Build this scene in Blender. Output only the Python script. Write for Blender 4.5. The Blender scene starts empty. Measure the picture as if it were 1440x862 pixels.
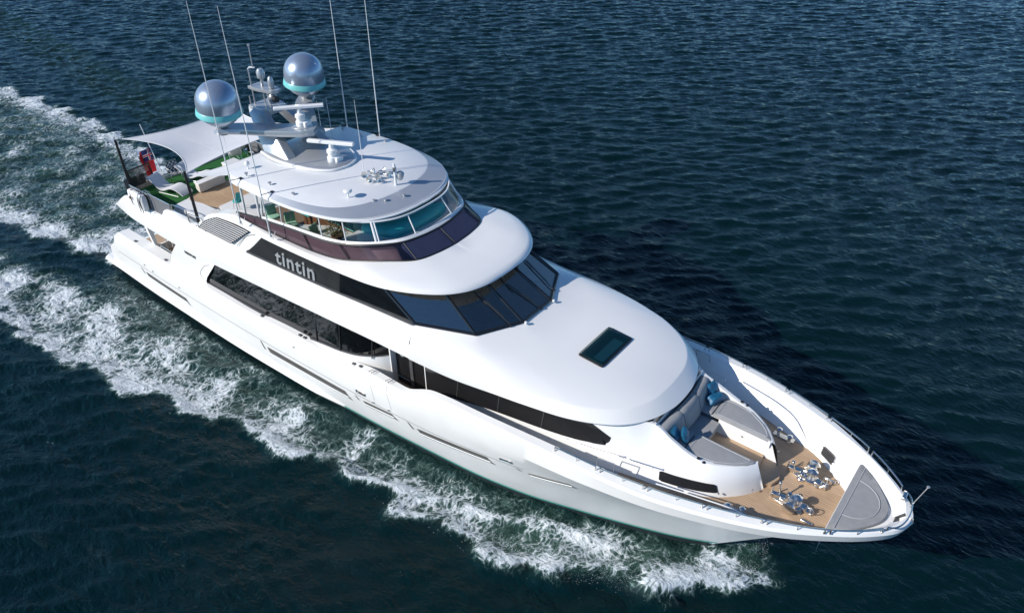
import bpy, bmesh, math, random
import numpy as np
from mathutils import Vector, Matrix, noise as mnoise
R = math.radians
S = bpy.context.scene
COL = S.collection
rnd = random.Random(7)

# ------------------------------------------------------------------ camera, sky, sun, exposure
cam = bpy.data.objects.new('camera', bpy.data.cameras.new('camera'))
COL.objects.link(cam); S.camera = cam
cam.data.sensor_width = 36.0; cam.data.lens = 26.37
cam.data.clip_start = 0.5; cam.data.clip_end = 6000
PITCH, YAW, ROLL = R(36.045), R(128.232), R(0.117)
fw = Vector((math.cos(PITCH)*math.cos(YAW), math.cos(PITCH)*math.sin(YAW), -math.sin(PITCH)))
rt = Vector((math.sin(YAW), -math.cos(YAW), 0)); dn = fw.cross(rt)
r2 = math.cos(ROLL)*rt + math.sin(ROLL)*dn; d2 = -math.sin(ROLL)*rt + math.cos(ROLL)*dn
cam.matrix_world = Matrix(((r2.x, -d2.x, -fw.x, 39.138), (r2.y, -d2.y, -fw.y, -17.420), (r2.z, -d2.z, -fw.z, 22.530), (0, 0, 0, 1)))

SUN_EL, SUN_AZ = R(31), math.atan2(-0.861, -0.508)      # direction towards the sun, boat frame
to_sun = Vector((math.cos(SUN_EL)*math.cos(SUN_AZ), math.cos(SUN_EL)*math.sin(SUN_AZ), math.sin(SUN_EL)))
W = bpy.data.worlds.new('World'); S.world = W; W.use_nodes = True
wn = W.node_tree.nodes; wl_ = W.node_tree.links
sky = wn.new('ShaderNodeTexSky'); sky.sky_type = 'NISHITA'; sky.sun_disc = False
sky.sun_elevation = SUN_EL; sky.sun_rotation = math.atan2(to_sun.x, to_sun.y)
sky.altitude = 2500; sky.air_density = 1.0; sky.dust_density = 0.0; sky.ozone_density = 3.0
bg = wn['Background']; bg.inputs['Strength'].default_value = 0.125
skt = wn.new('ShaderNodeMixRGB'); skt.blend_type = 'MULTIPLY'; skt.inputs[0].default_value = 1.0; skt.inputs[2].default_value = (0.74, 0.98, 1.09, 1)   # clear deep blue air
wl_.new(sky.outputs[0], skt.inputs[1]); wl_.new(skt.outputs[0], bg.inputs[0])
sun = bpy.data.objects.new('sun', bpy.data.lights.new('sun', 'SUN')); COL.objects.link(sun)
sun.data.energy = 4.7; sun.data.angle = R(0.55); sun.data.color = (1.0, 0.94, 0.855)
sun.rotation_euler = (-to_sun).to_track_quat('-Z', 'Y').to_euler()
sun.location = (0, 0, 60)
S.view_settings.view_transform = 'Standard'; S.view_settings.look = 'None'
S.view_settings.exposure = 0.13; S.view_settings.gamma = 1.0; S.view_settings.use_curve_mapping = False

# ------------------------------------------------------------------ materials
def new_mat(name):
    m = bpy.data.materials.new(name); m.use_nodes = True
    nt = m.node_tree; b = nt.nodes['Principled BSDF']
    return m, nt, b
def N(nt, t, **k):
    n = nt.nodes.new(t)
    for a, v in k.items(): setattr(n, a, v)
    return n
def setin(n, **k):
    for a, v in k.items(): n.inputs[a.replace('_', ' ')].default_value = v
def ramp(nt, pts):
    r = N(nt, 'ShaderNodeValToRGB'); e = r.color_ramp.elements
    while len(e) < len(pts): e.new(0.5)
    for i, (p, c) in enumerate(pts):
        e[i].position = p; e[i].color = c if len(c) == 4 else (*c, 1)
    return r
def paint(name, col, rough=0.3, metal=0.0, coat=0.0, var=0.06, bump=0.0, scale=3.0, spec=0.5):
    m, nt, b = new_mat(name)
    tc = N(nt, 'ShaderNodeTexCoord'); nz = N(nt, 'ShaderNodeTexNoise'); setin(nz, Scale=scale, Detail=5.0)
    nt.links.new(tc.outputs['Object'], nz.inputs['Vector'])
    lo = tuple(c*(1-var) for c in col); hi = tuple(min(1, c*(1+var)) for c in col)
    rp = ramp(nt, [(0.3, lo), (0.7, hi)]); nt.links.new(nz.outputs[0], rp.inputs[0])
    nt.links.new(rp.outputs[0], b.inputs['Base Color'])
    mr = N(nt, 'ShaderNodeMapRange'); setin(mr, To_Min=rough*0.8, To_Max=rough*1.25)
    nt.links.new(nz.outputs[0], mr.inputs[0]); nt.links.new(mr.outputs[0], b.inputs['Roughness'])
    b.inputs['Metallic'].default_value = metal
    b.inputs['Specular IOR Level'].default_value = spec
    b.inputs['Coat Weight'].default_value = coat; b.inputs['Coat Roughness'].default_value = 0.06
    if bump:
        n2 = N(nt, 'ShaderNodeTexNoise'); setin(n2, Scale=scale*25, Detail=4.0)
        nt.links.new(tc.outputs['Object'], n2.inputs['Vector'])
        bp = N(nt, 'ShaderNodeBump'); setin(bp, Strength=bump, Distance=0.02)
        nt.links.new(n2.outputs[0], bp.inputs['Height']); nt.links.new(bp.outputs[0], b.inputs['Normal'])
    return m
def glass(name, tint, rough=0.02, ior=1.5, refl=(1, 1, 1)):
    m = bpy.data.materials.new(name); m.use_nodes = True; nt = m.node_tree
    nt.nodes.remove(nt.nodes['Principled BSDF']); out = nt.nodes['Material Output']
    t = N(nt, 'ShaderNodeBsdfTransparent'); t.inputs[0].default_value = (*tint, 1)
    g = N(nt, 'ShaderNodeBsdfGlossy'); g.inputs[0].default_value = (*refl, 1); g.inputs['Roughness'].default_value = rough
    f = N(nt, 'ShaderNodeFresnel'); f.inputs[0].default_value = ior
    mx = N(nt, 'ShaderNodeMixShader')
    nt.links.new(f.outputs[0], mx.inputs[0]); nt.links.new(t.outputs[0], mx.inputs[1]); nt.links.new(g.outputs[0], mx.inputs[2])
    nt.links.new(mx.outputs[0], out.inputs[0])
    return m
WHITE = paint('white_gelcoat', (0.80, 0.80, 0.79), 0.22, coat=0.3, var=0.012, scale=0.7)
HULLW = paint('hull_gelcoat', (0.81, 0.81, 0.795), 0.38, coat=0.08, var=0.03, scale=0.9)
DECKW = paint('nonskid_white', (0.72, 0.72, 0.71), 0.6, var=0.03, bump=0.1, scale=6)
GREYDECK = paint('grey_nonskid', (0.55, 0.56, 0.58), 0.6, var=0.04, bump=0.1, scale=6)
HTOP = paint('silver_hardtop_panel', (0.72, 0.73, 0.745), 0.35, metal=0.0, var=0.02, scale=1.5)
HRING = paint('silver_hardtop_edge', (0.41, 0.44, 0.49), 0.32, metal=0.3, var=0.02, scale=1.5)
SILVER = paint('silver_paint', (0.46, 0.48, 0.50), 0.3, metal=0.5, coat=0.3, var=0.02)
DOMES = paint('dome_silver', (0.38, 0.45, 0.55), 0.3, metal=0.65, var=0.02, coat=0.2)
TEALB = paint('teal_band', (0.16, 0.52, 0.52), 0.35, var=0.03)
TEAL = paint('teal_vinyl', (0.03, 0.42, 0.40), 0.35, var=0.08, scale=4)
TEALSTRIPE = paint('boot_stripe_teal', (0.09, 0.42, 0.35), 0.3, var=0.05)
ANTIF = paint('antifouling_dark', (0.02, 0.03, 0.035), 0.5)
BLACK = paint('black_gloss_panel', (0.012, 0.012, 0.013), 0.12, var=0.1)
BLACKM = paint('black_matt', (0.012, 0.012, 0.013), 0.45, var=0.2)
PANELBK = paint('black_name_panel', (0.02, 0.02, 0.02), 0.3, var=0.2, scale=2)
DGREY = paint('dark_grey_sill', (0.07, 0.072, 0.075), 0.4, var=0.1)
SLOT = paint('slot_shadow_grey', (0.10, 0.095, 0.09), 0.4, var=0.2)
CHROME = paint('stainless_steel', (0.70, 0.68, 0.64), 0.24, metal=1.0, var=0.03)
CUSH = paint('grey_cushion', (0.30, 0.305, 0.31), 0.75, var=0.06, bump=0.25, scale=5)
CUSHD = paint('grey_piping', (0.42, 0.43, 0.45), 0.7, var=0.05)
PILLOW = paint('blue_pillow_fabric', (0.012, 0.11, 0.21), 0.42, var=0.25, bump=0.2, scale=9, spec=0.6)
SAIL = paint('sail_cloth', (0.66, 0.67, 0.69), 0.8, var=0.02, bump=0.06, scale=2)
CREAM = paint('cream_vinyl', (0.66, 0.63, 0.56), 0.6, var=0.05)
CANVAS = paint('grey_windbreak_mesh', (0.13, 0.135, 0.15), 0.7, var=0.1, scale=10)
LGREEN = paint('pale_green_cushion', (0.32, 0.55, 0.42), 0.6, var=0.1)
INTERIOR = paint('dark_interior', (0.05, 0.042, 0.036), 0.6, var=0.3)
DASH = paint('dash_grey', (0.50, 0.50, 0.50), 0.5, var=0.2)
WOODD = paint('dark_wood', (0.14, 0.065, 0.03), 0.4, var=0.3, scale=6)
RED = paint('flag_red', (0.62, 0.02, 0.03), 0.7)
NAVY = paint('flag_navy', (0.012, 0.02, 0.12), 0.7)
FWHITE = paint('flag_white', (0.75, 0.75, 0.75), 0.7)
LEAFY = paint('leafy_plant', (0.10, 0.10, 0.03), 0.6, var=0.5, scale=20)
G_DARK = paint('dark_window_glass', (0.004, 0.0045, 0.005), 0.02, var=0.0, spec=0.45)
G_WS = glass('blue_windshield_glass', (0.70, 0.78, 0.78), 0.015, 3.0, (1.0, 0.96, 0.88))
G_PURPLE = glass('purple_screen_glass', (0.82, 0.71, 0.76), 0.03, 1.3)
G_CLEAR = glass('clear_enclosure_glass', (0.93, 0.96, 0.96), 0.01, 1.4)
G_HATCH = glass('green_hatch_glass', (0.62, 0.80, 0.72), 0.02, 1.3)

def teak_mat():
    m, nt, b = new_mat('teak_planks')
    tc = N(nt, 'ShaderNodeTexCoord'); sp = N(nt, 'ShaderNodeSeparateXYZ'); nt.links.new(tc.outputs['Object'], sp.inputs[0])
    mp = N(nt, 'ShaderNodeMapping'); mp.inputs['Scale'].default_value = (0.5, 9.0, 1.0)
    nt.links.new(tc.outputs['Object'], mp.inputs[0])
    n1 = N(nt, 'ShaderNodeTexNoise'); setin(n1, Scale=3.0, Detail=6.0); nt.links.new(mp.outputs[0], n1.inputs['Vector'])
    n2 = N(nt, 'ShaderNodeTexNoise'); setin(n2, Scale=0.9, Detail=3.0); nt.links.new(tc.outputs['Object'], n2.inputs['Vector'])
    mx = N(nt, 'ShaderNodeMath', operation='ADD'); nt.links.new(n1.outputs[0], mx.inputs[0]); nt.links.new(n2.outputs[0], mx.inputs[1])
    rp = ramp(nt, [(0.35, (0.38, 0.255, 0.155)), (0.65, (0.56, 0.40, 0.265))])
    hf = N(nt, 'ShaderNodeMath', operation='MULTIPLY'); hf.inputs[1].default_value = 0.5
    nt.links.new(mx.outputs[0], hf.inputs[0]); nt.links.new(hf.outputs[0], rp.inputs[0])
    # caulking lines along the boat
    mu = N(nt, 'ShaderNodeMath', operation='MULTIPLY'); mu.inputs[1].default_value = 1/0.085; nt.links.new(sp.outputs['Y'], mu.inputs[0])
    fr = N(nt, 'ShaderNodeMath', operation='FRACT'); nt.links.new(mu.outputs[0], fr.inputs[0])
    lt = N(nt, 'ShaderNodeMath', operation='LESS_THAN'); lt.inputs[1].default_value = 0.10; nt.links.new(fr.outputs[0], lt.inputs[0])
    mc = N(nt, 'ShaderNodeMixRGB'); mc.inputs[2].default_value = (0.17, 0.11, 0.07, 1)
    nt.links.new(lt.outputs[0], mc.inputs[0]); nt.links.new(rp.outputs[0], mc.inputs[1])
    nt.links.new(mc.outputs[0], b.inputs['Base Color']); b.inputs['Roughness'].default_value = 0.6
    return m
TEAK = teak_mat()
def turf_mat():
    m, nt, b = new_mat('artificial_turf')
    tc = N(nt, 'ShaderNodeTexCoord'); n1 = N(nt, 'ShaderNodeTexNoise'); setin(n1, Scale=60.0, Detail=4.0)
    nt.links.new(tc.outputs['Object'], n1.inputs['Vector'])
    rp = ramp(nt, [(0.3, (0.006, 0.07, 0.012)), (0.7, (0.02, 0.17, 0.03))]); nt.links.new(n1.outputs[0], rp.inputs[0])
    nt.links.new(rp.outputs[0], b.inputs['Base Color']); b.inputs['Roughness'].default_value = 0.9
    bp = N(nt, 'ShaderNodeBump'); setin(bp, Strength=0.7, Distance=0.03); nt.links.new(n1.outputs[0], bp.inputs['Height'])
    nt.links.new(bp.outputs[0], b.inputs['Normal'])
    return m
TURF = turf_mat()
def check_mat():
    m, nt, b = new_mat('black_white_plaid')
    tc = N(nt, 'ShaderNodeTexCoord'); ck = N(nt, 'ShaderNodeTexChecker'); setin(ck, Scale=11.0)
    ck.inputs[1].default_value = (0.6, 0.6, 0.6, 1); ck.inputs[2].default_value = (0.03, 0.035, 0.045, 1)
    nt.links.new(tc.outputs['Object'], ck.inputs[0]); nt.links.new(ck.outputs[0], b.inputs['Base Color'])
    b.inputs['Roughness'].default_value = 0.8
    return m
PLAID = check_mat()

# ------------------------------------------------------------------ helpers
def pc(pts):
    """monotone cubic interpolation through (x, v) pairs"""
    xs = np.array([p[0] for p in pts], float); ys = np.array([p[1] for p in pts], float)
    h = np.diff(xs); d = np.diff(ys)/h
    m = np.zeros(len(xs)); m[0] = d[0]; m[-1] = d[-1]
    for i in range(1, len(xs)-1):
        if d[i-1]*d[i] > 0:
            w1 = 2*h[i]+h[i-1]; w2 = h[i]+2*h[i-1]; m[i] = (w1+w2)/(w1/d[i-1]+w2/d[i])
    def f(x):
        x = min(max(x, xs[0]), xs[-1]); i = int(min(max(np.searchsorted(xs, x)-1, 0), len(h)-1))
        t = (x-xs[i])/h[i]
        return float((2*t**3-3*t**2+1)*ys[i]+(t**3-2*t**2+t)*h[i]*m[i]+(-2*t**3+3*t**2)*ys[i+1]+(t**3-t**2)*h[i]*m[i+1])
    return f
def smooth_poly(pts, n, closed=False):
    """Catmull-Rom through points, resampled to n points evenly by arc length"""
    P = [Vector(p) for p in pts]; out = []
    k = len(P); seg = k if closed else k-1
    g = lambda i: P[i % k] if closed else P[min(max(i, 0), k-1)]
    for s in range(seg):
        p0, p1, p2, p3 = g(s-1), g(s), g(s+1), g(s+2)
        for j in range(16):
            t = j/16
            out.append(0.5*((2*p1)+(-p0+p2)*t+(2*p0-5*p1+4*p2-p3)*t*t+(-p0+3*p1-3*p2+p3)*t**3))
    out.append(P[0].copy() if closed else P[-1].copy())
    return resample(out, n+1 if closed else n)[:n]
def resample(P, n):
    P = [Vector(p) for p in P]; L = [0]
    for a, b in zip(P, P[1:]): L.append(L[-1]+(b-a).length)
    out = []; j = 0
    for i in range(n):
        s = L[-1]*i/(n-1)
        while j < len(L)-2 and L[j+1] < s: j += 1
        d = L[j+1]-L[j]; t = 0 if d == 0 else (s-L[j])/d
        out.append(P[j].lerp(P[j+1], min(max(t, 0), 1)))
    return out
class MB:
    """collects shapes and links them as ONE mesh object"""
    def __init__(s): s.v = []; s.f = []
    def add(s, vs, fs):
        o = len(s.v); s.v += [tuple(v) for v in vs]; s.f += [tuple(i+o for i in f) for f in fs]; return s
    def grid(s, rows, close=False, skip=None):
        n = len(rows[0]); vs = [p for r in rows for p in r]; fs = []
        for i in range(len(rows)-1):
            for j in range(n if close else n-1):
                if skip and skip(i, j): continue
                k = (j+1) % n
                fs.append((i*n+j, i*n+k, (i+1)*n+k, (i+1)*n+j))
        return s.add(vs, fs)
    def box(s, c, d, rot=None, off=None):
        """box centred c, size d, rot = Matrix 3x3"""
        c = Vector(c); vs = []
        for x in (-.5, .5):
            for y in (-.5, .5):
                for z in (-.5, .5):
                    p = Vector((x*d[0], y*d[1], z*d[2])); vs.append(c+(rot @ p if rot else p))
        return s.add(vs, [(0, 1, 3, 2), (4, 6, 7, 5), (0, 4, 5, 1), (2, 3, 7, 6), (0, 2, 6, 4), (1, 5, 7, 3)])
    def tube(s, pts, r, n=8, closed=False, cap=True):
        P = [Vector(p) for p in pts]; k = len(P); rows = []
        up = Vector((0, 0, 1)); prev = None
        for i in range(k):
            a = P[(i-1) % k] if (closed or i > 0) else P[i]; b = P[(i+1) % k] if (closed or i < k-1) else P[i]
            t = (b-a).normalized() if (b-a).length > 1e-9 else Vector((0, 0, 1))
            if prev is None:
                u = up.cross(t)
                if u.length < 1e-3: u = Vector((1, 0, 0)).cross(t)
                u.normalize()
            else:
                u = prev-t*prev.dot(t)
                if u.length < 1e-6: u = up.cross(t)
                u.normalize()
            prev = u; w = t.cross(u); rr = r[i] if isinstance(r, (list, tuple)) else r
            rows.append([P[i]+u*rr*math.cos(2*math.pi*j/n)+w*rr*math.sin(2*math.pi*j/n) for j in range(n)])
        if closed: rows.append(rows[0])
        o = len(s.v); s.grid(rows, close=True)
        if cap and not closed:
            s.f.append(tuple(o+j for j in reversed(range(n)))); s.f.append(tuple(o+(k-1)*n+j for j in range(n)))
        return s
    def lathe(s, prof, c=(0, 0, 0), n=24, axis=None):
        """prof = [(r, z)], around +z at c (axis: Matrix 3x3)"""
        c = Vector(c); rows = []
        for r, z in prof:
            rows.append([c+((axis @ Vector((r*math.cos(2*math.pi*j/n), r*math.sin(2*math.pi*j/n), z))) if axis else Vector((r*math.cos(2*math.pi*j/n), r*math.sin(2*math.pi*j/n), z))) for j in range(n)])
        o = len(s.v); s.grid(rows, close=True)
        s.f.append(tuple(o+j for j in reversed(range(n)))); s.f.append(tuple(o+(len(prof)-1)*n+j for j in range(n)))
        return s
    def prism(s, poly, vec):
        """flat polygon (3D points) extruded along vec"""
        n = len(poly); v = Vector(vec); a = [Vector(p) for p in poly]
        fs = [tuple(reversed(range(n))), tuple(range(n, 2*n))]+[(i, (i+1) % n, n+(i+1) % n, n+i) for i in range(n)]
        return s.add(a+[p+v for p in a], fs)
    def slab(s, outline, z0, z1, crown=0.0, inset=0.0):
        """closed outline (x, y) with rounded-over top edge"""
        n = len(outline); cx = sum(p[0] for p in outline)/n; cy = sum(p[1] for p in outline)/n
        def ring(k, z): return [(cx+(p[0]-cx)*k, cy+(p[1]-cy)*k, z) for p in outline]
        rows = [ring(1, z0), ring(1, z1-inset), ring(1-inset*0.15, z1-inset*0.35), ring(1-inset*0.5, z1)] if inset else [ring(1, z0), ring(1, z1)]
        if crown:
            for t in (0.75, 0.5, 0.25): rows.append(ring((1-inset*0.5)*t, z1+crown*(1-t*t)))
        o = len(s.v); s.grid(rows, close=True)
        s.f.append(tuple(o+j for j in reversed(range(n)))); s.f.append(tuple(o+(len(rows)-1)*n+j for j in range(n)))
        return s
    def both(s):
        """mirror everything to the other side of the centreline"""
        o = len(s.v); s.v += [(x, -y, z) for x, y, z in s.v]; s.f += [tuple(i+o for i in reversed(f)) for f in s.f[:]]; return s
    def build(s, name, mat, parent=None, angle=35, bevel=0.0, sub=0, merge=1e-5, flat=False):
        me = bpy.data.meshes.new(name); me.from_pydata(s.v, [], s.f)
        bm = bmesh.new(); bm.from_mesh(me)
        bmesh.ops.remove_doubles(bm, verts=bm.verts, dist=merge)
        bmesh.ops.recalc_face_normals(bm, faces=bm.faces)
        bm.to_mesh(me); bm.free()
        me.materials.append(mat)
        o = bpy.data.objects.new(name, me); COL.objects.link(o)
        if not flat:
            me.polygons.foreach_set('use_smooth', [True]*len(me.polygons))
            me.set_sharp_from_angle(angle=R(angle))
        if bevel:
            b = o.modifiers.new('bevel', 'BEVEL'); b.width = bevel; b.segments = 2; b.limit_method = 'ANGLE'; b.angle_limit = R(40); b.harden_normals = False
        if sub:
            b = o.modifiers.new('sub', 'SUBSURF'); b.levels = sub; b.render_levels = sub
        if parent: o.parent = parent
        return o
def thing(name, label, cat, loc=(0, 0, 0), group=None, rz=0.0):
    o = bpy.data.objects.new(name, None); COL.objects.link(o); o.empty_display_size = 0.2
    o.location = loc; o.rotation_euler = (0, 0, rz); o['label'] = label; o['category'] = cat
    if group: o['group'] = group
    return o
def tag(o, label, cat, group=None):
    o['label'] = label; o['category'] = cat
    if group: o['group'] = group
    return o
def mir(pts): return [(x, -y, z) for x, y, z in pts]
def frange(a, b, n): return [a+(b-a)*i/(n-1) for i in range(n)]
def text_mesh(txt, size, bold, depth, space=1.0):
    cu = bpy.data.curves.new('letters', 'FONT'); cu.body = txt; cu.size = size; cu.offset = bold; cu.extrude = depth; cu.align_x = 'LEFT'; cu.space_character = space
    t = bpy.data.objects.new('letters', cu); COL.objects.link(t); bpy.context.view_layer.update()
    me = bpy.data.meshes.new_from_object(t.evaluated_get(bpy.context.evaluated_depsgraph_get()))
    bpy.data.objects.remove(t); bpy.data.curves.remove(cu)
    return me
# ================================================================== THE YACHT: hull, decks, superstructure
# boat frame: x = distance from the stern, y = port (+) / starboard (-), z = height above the water
yacht = thing('motor_yacht', 'large white motor yacht with black window bands under way, trailing foam', 'yacht')

NST = 170
zt = pc([(0, 3.0), (7, 3.0), (14, 3.1), (16.4, 3.3), (20.3, 3.5), (21.6, 3.72), (23.35, 3.76), (23.5, 3.82), (24.5, 4.34), (24.75, 4.42), (27, 4.7), (29.9, 4.98), (33, 5.15), (36.4, 5.3), (39.7, 5.4)])
zfl = pc([(0, 2.7), (7, 2.68), (14, 2.8), (20, 3.15), (23.4, 3.42), (24.6, 3.66), (27.9, 4.0), (30.5, 4.32), (32.4, 4.55), (34.5, 4.75), (36.4, 4.88), (38, 4.95), (39.7, 5.02)])
zkn = pc([(0, 1.6), (2, 1.66), (13, 1.77), (20, 2.06), (23.8, 2.2), (27.6, 2.68), (28.6, 2.82), (31, 3.14), (34, 3.62), (38.8, 4.35)])
ywl = pc([(0, 3.6), (6, 3.74), (11, 3.75), (16, 3.62), (20, 3.40), (24, 3.06), (26, 2.84), (28, 2.45), (30, 1.85), (32, 1.18), (33.5, 0.6), (34.7, 0)])
ymid = pc([(0, 3.62), (6, 3.79), (12, 3.81), (18, 3.74), (22, 3.56), (24, 3.42), (26, 3.24), (28, 2.98), (30, 2.5), (32, 1.88), (34, 1.16), (35.6, 0.5), (36.7, 0)])
ykn = pc([(0, 3.66), (3, 3.79), (8, 3.87), (20, 3.86), (22, 3.79), (24, 3.69), (27.5, 3.5), (29, 3.31), (31, 2.96), (33, 2.45), (35, 1.75), (36.6, 1.1), (37.9, 0.5), (38.8, 0)])
yfl = pc([(0, 3.74), (5, 3.89), (10, 3.93), (28, 3.94), (30.5, 3.9), (32, 3.8), (33.2, 3.65), (34.8, 3.25), (36.4, 2.66), (38.1, 1.66), (39.0, 0.95), (39.4, 0.48), (39.58, 0)])
ytp = pc([(0, 3.66), (5, 3.82), (10, 3.86), (24, 3.87), (28, 3.92), (30.5, 3.9), (32, 3.83), (33.2, 3.7), (34.8, 3.31), (36.4, 2.73), (38.1, 1.74), (39.05, 1.0), (39.48, 0.5), (39.66, 0)])
ycp = pc([(2.5, 3.2), (7, 3.22), (10, 3.5), (20, 3.55), (27, 3.62), (31, 3.52), (33.2, 3.36), (34.8, 2.97), (36.4, 2.42), (37.9, 1.72), (38.9, 0.95), (39.3, 0.45), (39.44, 0)])
yin = pc([(2.5, 3.12), (7, 3.15), (10, 3.45), (22, 3.5), (27, 3.42), (31, 3.05), (33.3, 2.66), (34.6, 2.36), (35.8, 2.0), (36.3, 1.86), (37.7, 0.9), (38.7, 0)])
zdk = pc([(2.5, 0.57), (4.85, 0.57), (4.95, 2.3), (20, 2.3), (21, 2.5), (23.5, 2.6), (26, 3.2), (30, 4.0), (33, 4.35), (34, 4.38), (39, 4.38)])
def hrow(x0, x1, yf, zf):
    out = []
    for i in range(NST):
        t = i/(NST-1); t = t if t < .6 else t + 0.0
        x = x0+(x1-x0)*(1-(1-t)**1.25)
        out.append((x, yf(x), zf(x)))
    return out
c_ = lambda v: (lambda x: v)
rows = [hrow(1.0, 33.6, c_(0.0), c_(-1.0)), hrow(0.8, 34.0, lambda x: ywl(x+.6)*0.9, c_(-0.45)), hrow(0.6, 34.7, ywl, c_(0.28)),
        hrow(0.75, 36.7, ymid, lambda x: 0.28+(zkn(x)-0.28)*0.55), hrow(1.05, 38.8, ykn, zkn),
        hrow(1.8, 39.22, lambda x: (0.55*ykn(x-0.3)+0.45*yfl(x+.2))*min(1, max(0, (39.22-x)/1.2))**.5 if x > 38 else 0.55*ykn(x-0.3)+0.45*yfl(x), lambda x: 0.55*zkn(x)+0.45*zfl(x)),
        hrow(2.25, 39.58, yfl, zfl), hrow(2.55, 39.66, lambda x: ytp(x)+0.015, lambda x: zt(x)-0.09), hrow(2.62, 39.62, lambda x: ytp(x)-0.05, lambda x: zt(x)),
        hrow(2.75, 39.44, ycp, lambda x: zt(x)+0.03), hrow(2.8, 39.38, lambda x: ycp(x)-0.04, lambda x: zt(x)-0.02), hrow(2.8, 38.7, yin, zdk)]
hb = MB().grid(rows)
hb.both()
# transom wall with its recess
for s in (-1, 1):
    q = [(rows[k][0][0], s*rows[k][0][1], rows[k][0][2]) for k in range(2, 12)]; hb.add(q, [tuple(range(len(q)))])
hb.grid([[(3.9, -3.14, 0.5), (3.9, 3.14, 0.5)], [(4.7, -3.14, 2.3), (4.7, 3.14, 2.3)], [(4.9, -3.14, 2.75), (4.9, 3.14, 2.75)], [(5.0, -3.14, 2.75), (5.0, 3.14, 2.75)], [(5.0, -3.14, 2.2), (5.0, 3.14, 2.2)]])
hull = hb.build('hull', HULLW, yacht, angle=24)
# boot stripe and antifouling seen along the waterline
bs = MB(); r0 = []; r1 = []
for i in range(120):
    x = 19.0+(34.6-19.0)*i/119; r0.append((x, ywl(x)+0.02, 0.245)); r1.append((x+0.02, ywl(x)+0.035, 0.325))
bs.grid([r0, r1]).both().build('boot_stripe', TEALSTRIPE, hull)
af = MB(); r0 = []; r1 = []
for i in range(120):
    x = 1+(34.4-1)*i/119; r0.append((x-.1, ywl(x)*0.98+0.02, -0.1)); r1.append((x, ywl(x)+0.012, 0.253))
af.grid([r0, r1]).both().build('antifouling_band', ANTIF, hull)
# rub rail / spray rail low on the side
rr = []
for dy, dz in ((-0.05, 0.26), (0.13, 0.30), (0.17, 0.38), (0.13, 0.47), (-0.04, 0.56)):
    rr.append([(-0.1+19.2*i/60, ywl(max(0.7, -0.1+19.2*i/60))+dy*min(1, (60-i)/6+0.15), dz-0.06*i/60) for i in range(61)])
MB().grid(rr).both().build('rub_rail', WHITE, hull)
# swim platform
op = [(-0.25, -3.3), (-0.1, -3.62), (0.1, -3.74), (4.3, -3.72), (4.3, 3.72), (0.1, 3.74), (-0.1, 3.62), (-0.25, 3.3)]
MB().slab(op, 0.24, 0.54, inset=0.03).build('swim_platform', WHITE, hull, angle=30)
MB().slab([(0.0, -3.1), (3.8, -3.1), (3.8, 3.1), (0.0, 3.1)], 0.545, 0.56).build('platform_teak', TEAK, hull)
from mathutils.bvhtree import BVHTree
hbvh = BVHTree.FromPolygons([v.co.copy() for v in hull.data.vertices], [tuple(p.vertices) for p in hull.data.polygons])
def on_side(x, z, off=0.012):
    h, nrm, i_, d_ = hbvh.ray_cast(Vector((x, 9, z)), Vector((0, -1, 0)))
    if h is not None and h.y > .3: return (x, h.y+off, z)
    return on_side_guess(x, z, off)
def on_side_guess(x, z, off=0.012):
    """point on the hull side (half breadth) between waterline and bulwark"""
    lv = [(0.28, ywl(x)), (0.28+(zkn(x)-0.28)*0.55, ymid(x)), (zkn(x), ykn(x)), (0.55*zkn(x)+0.45*zfl(x), 0.55*ykn(x)+0.45*yfl(x)), (zfl(x), yfl(x)), (zt(x)-0.09, ytp(x)+0.015)]
    for (z0, y0), (z1, y1) in zip(lv, lv[1:]):
        if z <= z1: return (x, y0+(y1-y0)*(z-z0)/(z1-z0)+off, z)
    return (x, lv[-1][1]+off, z)
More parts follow.
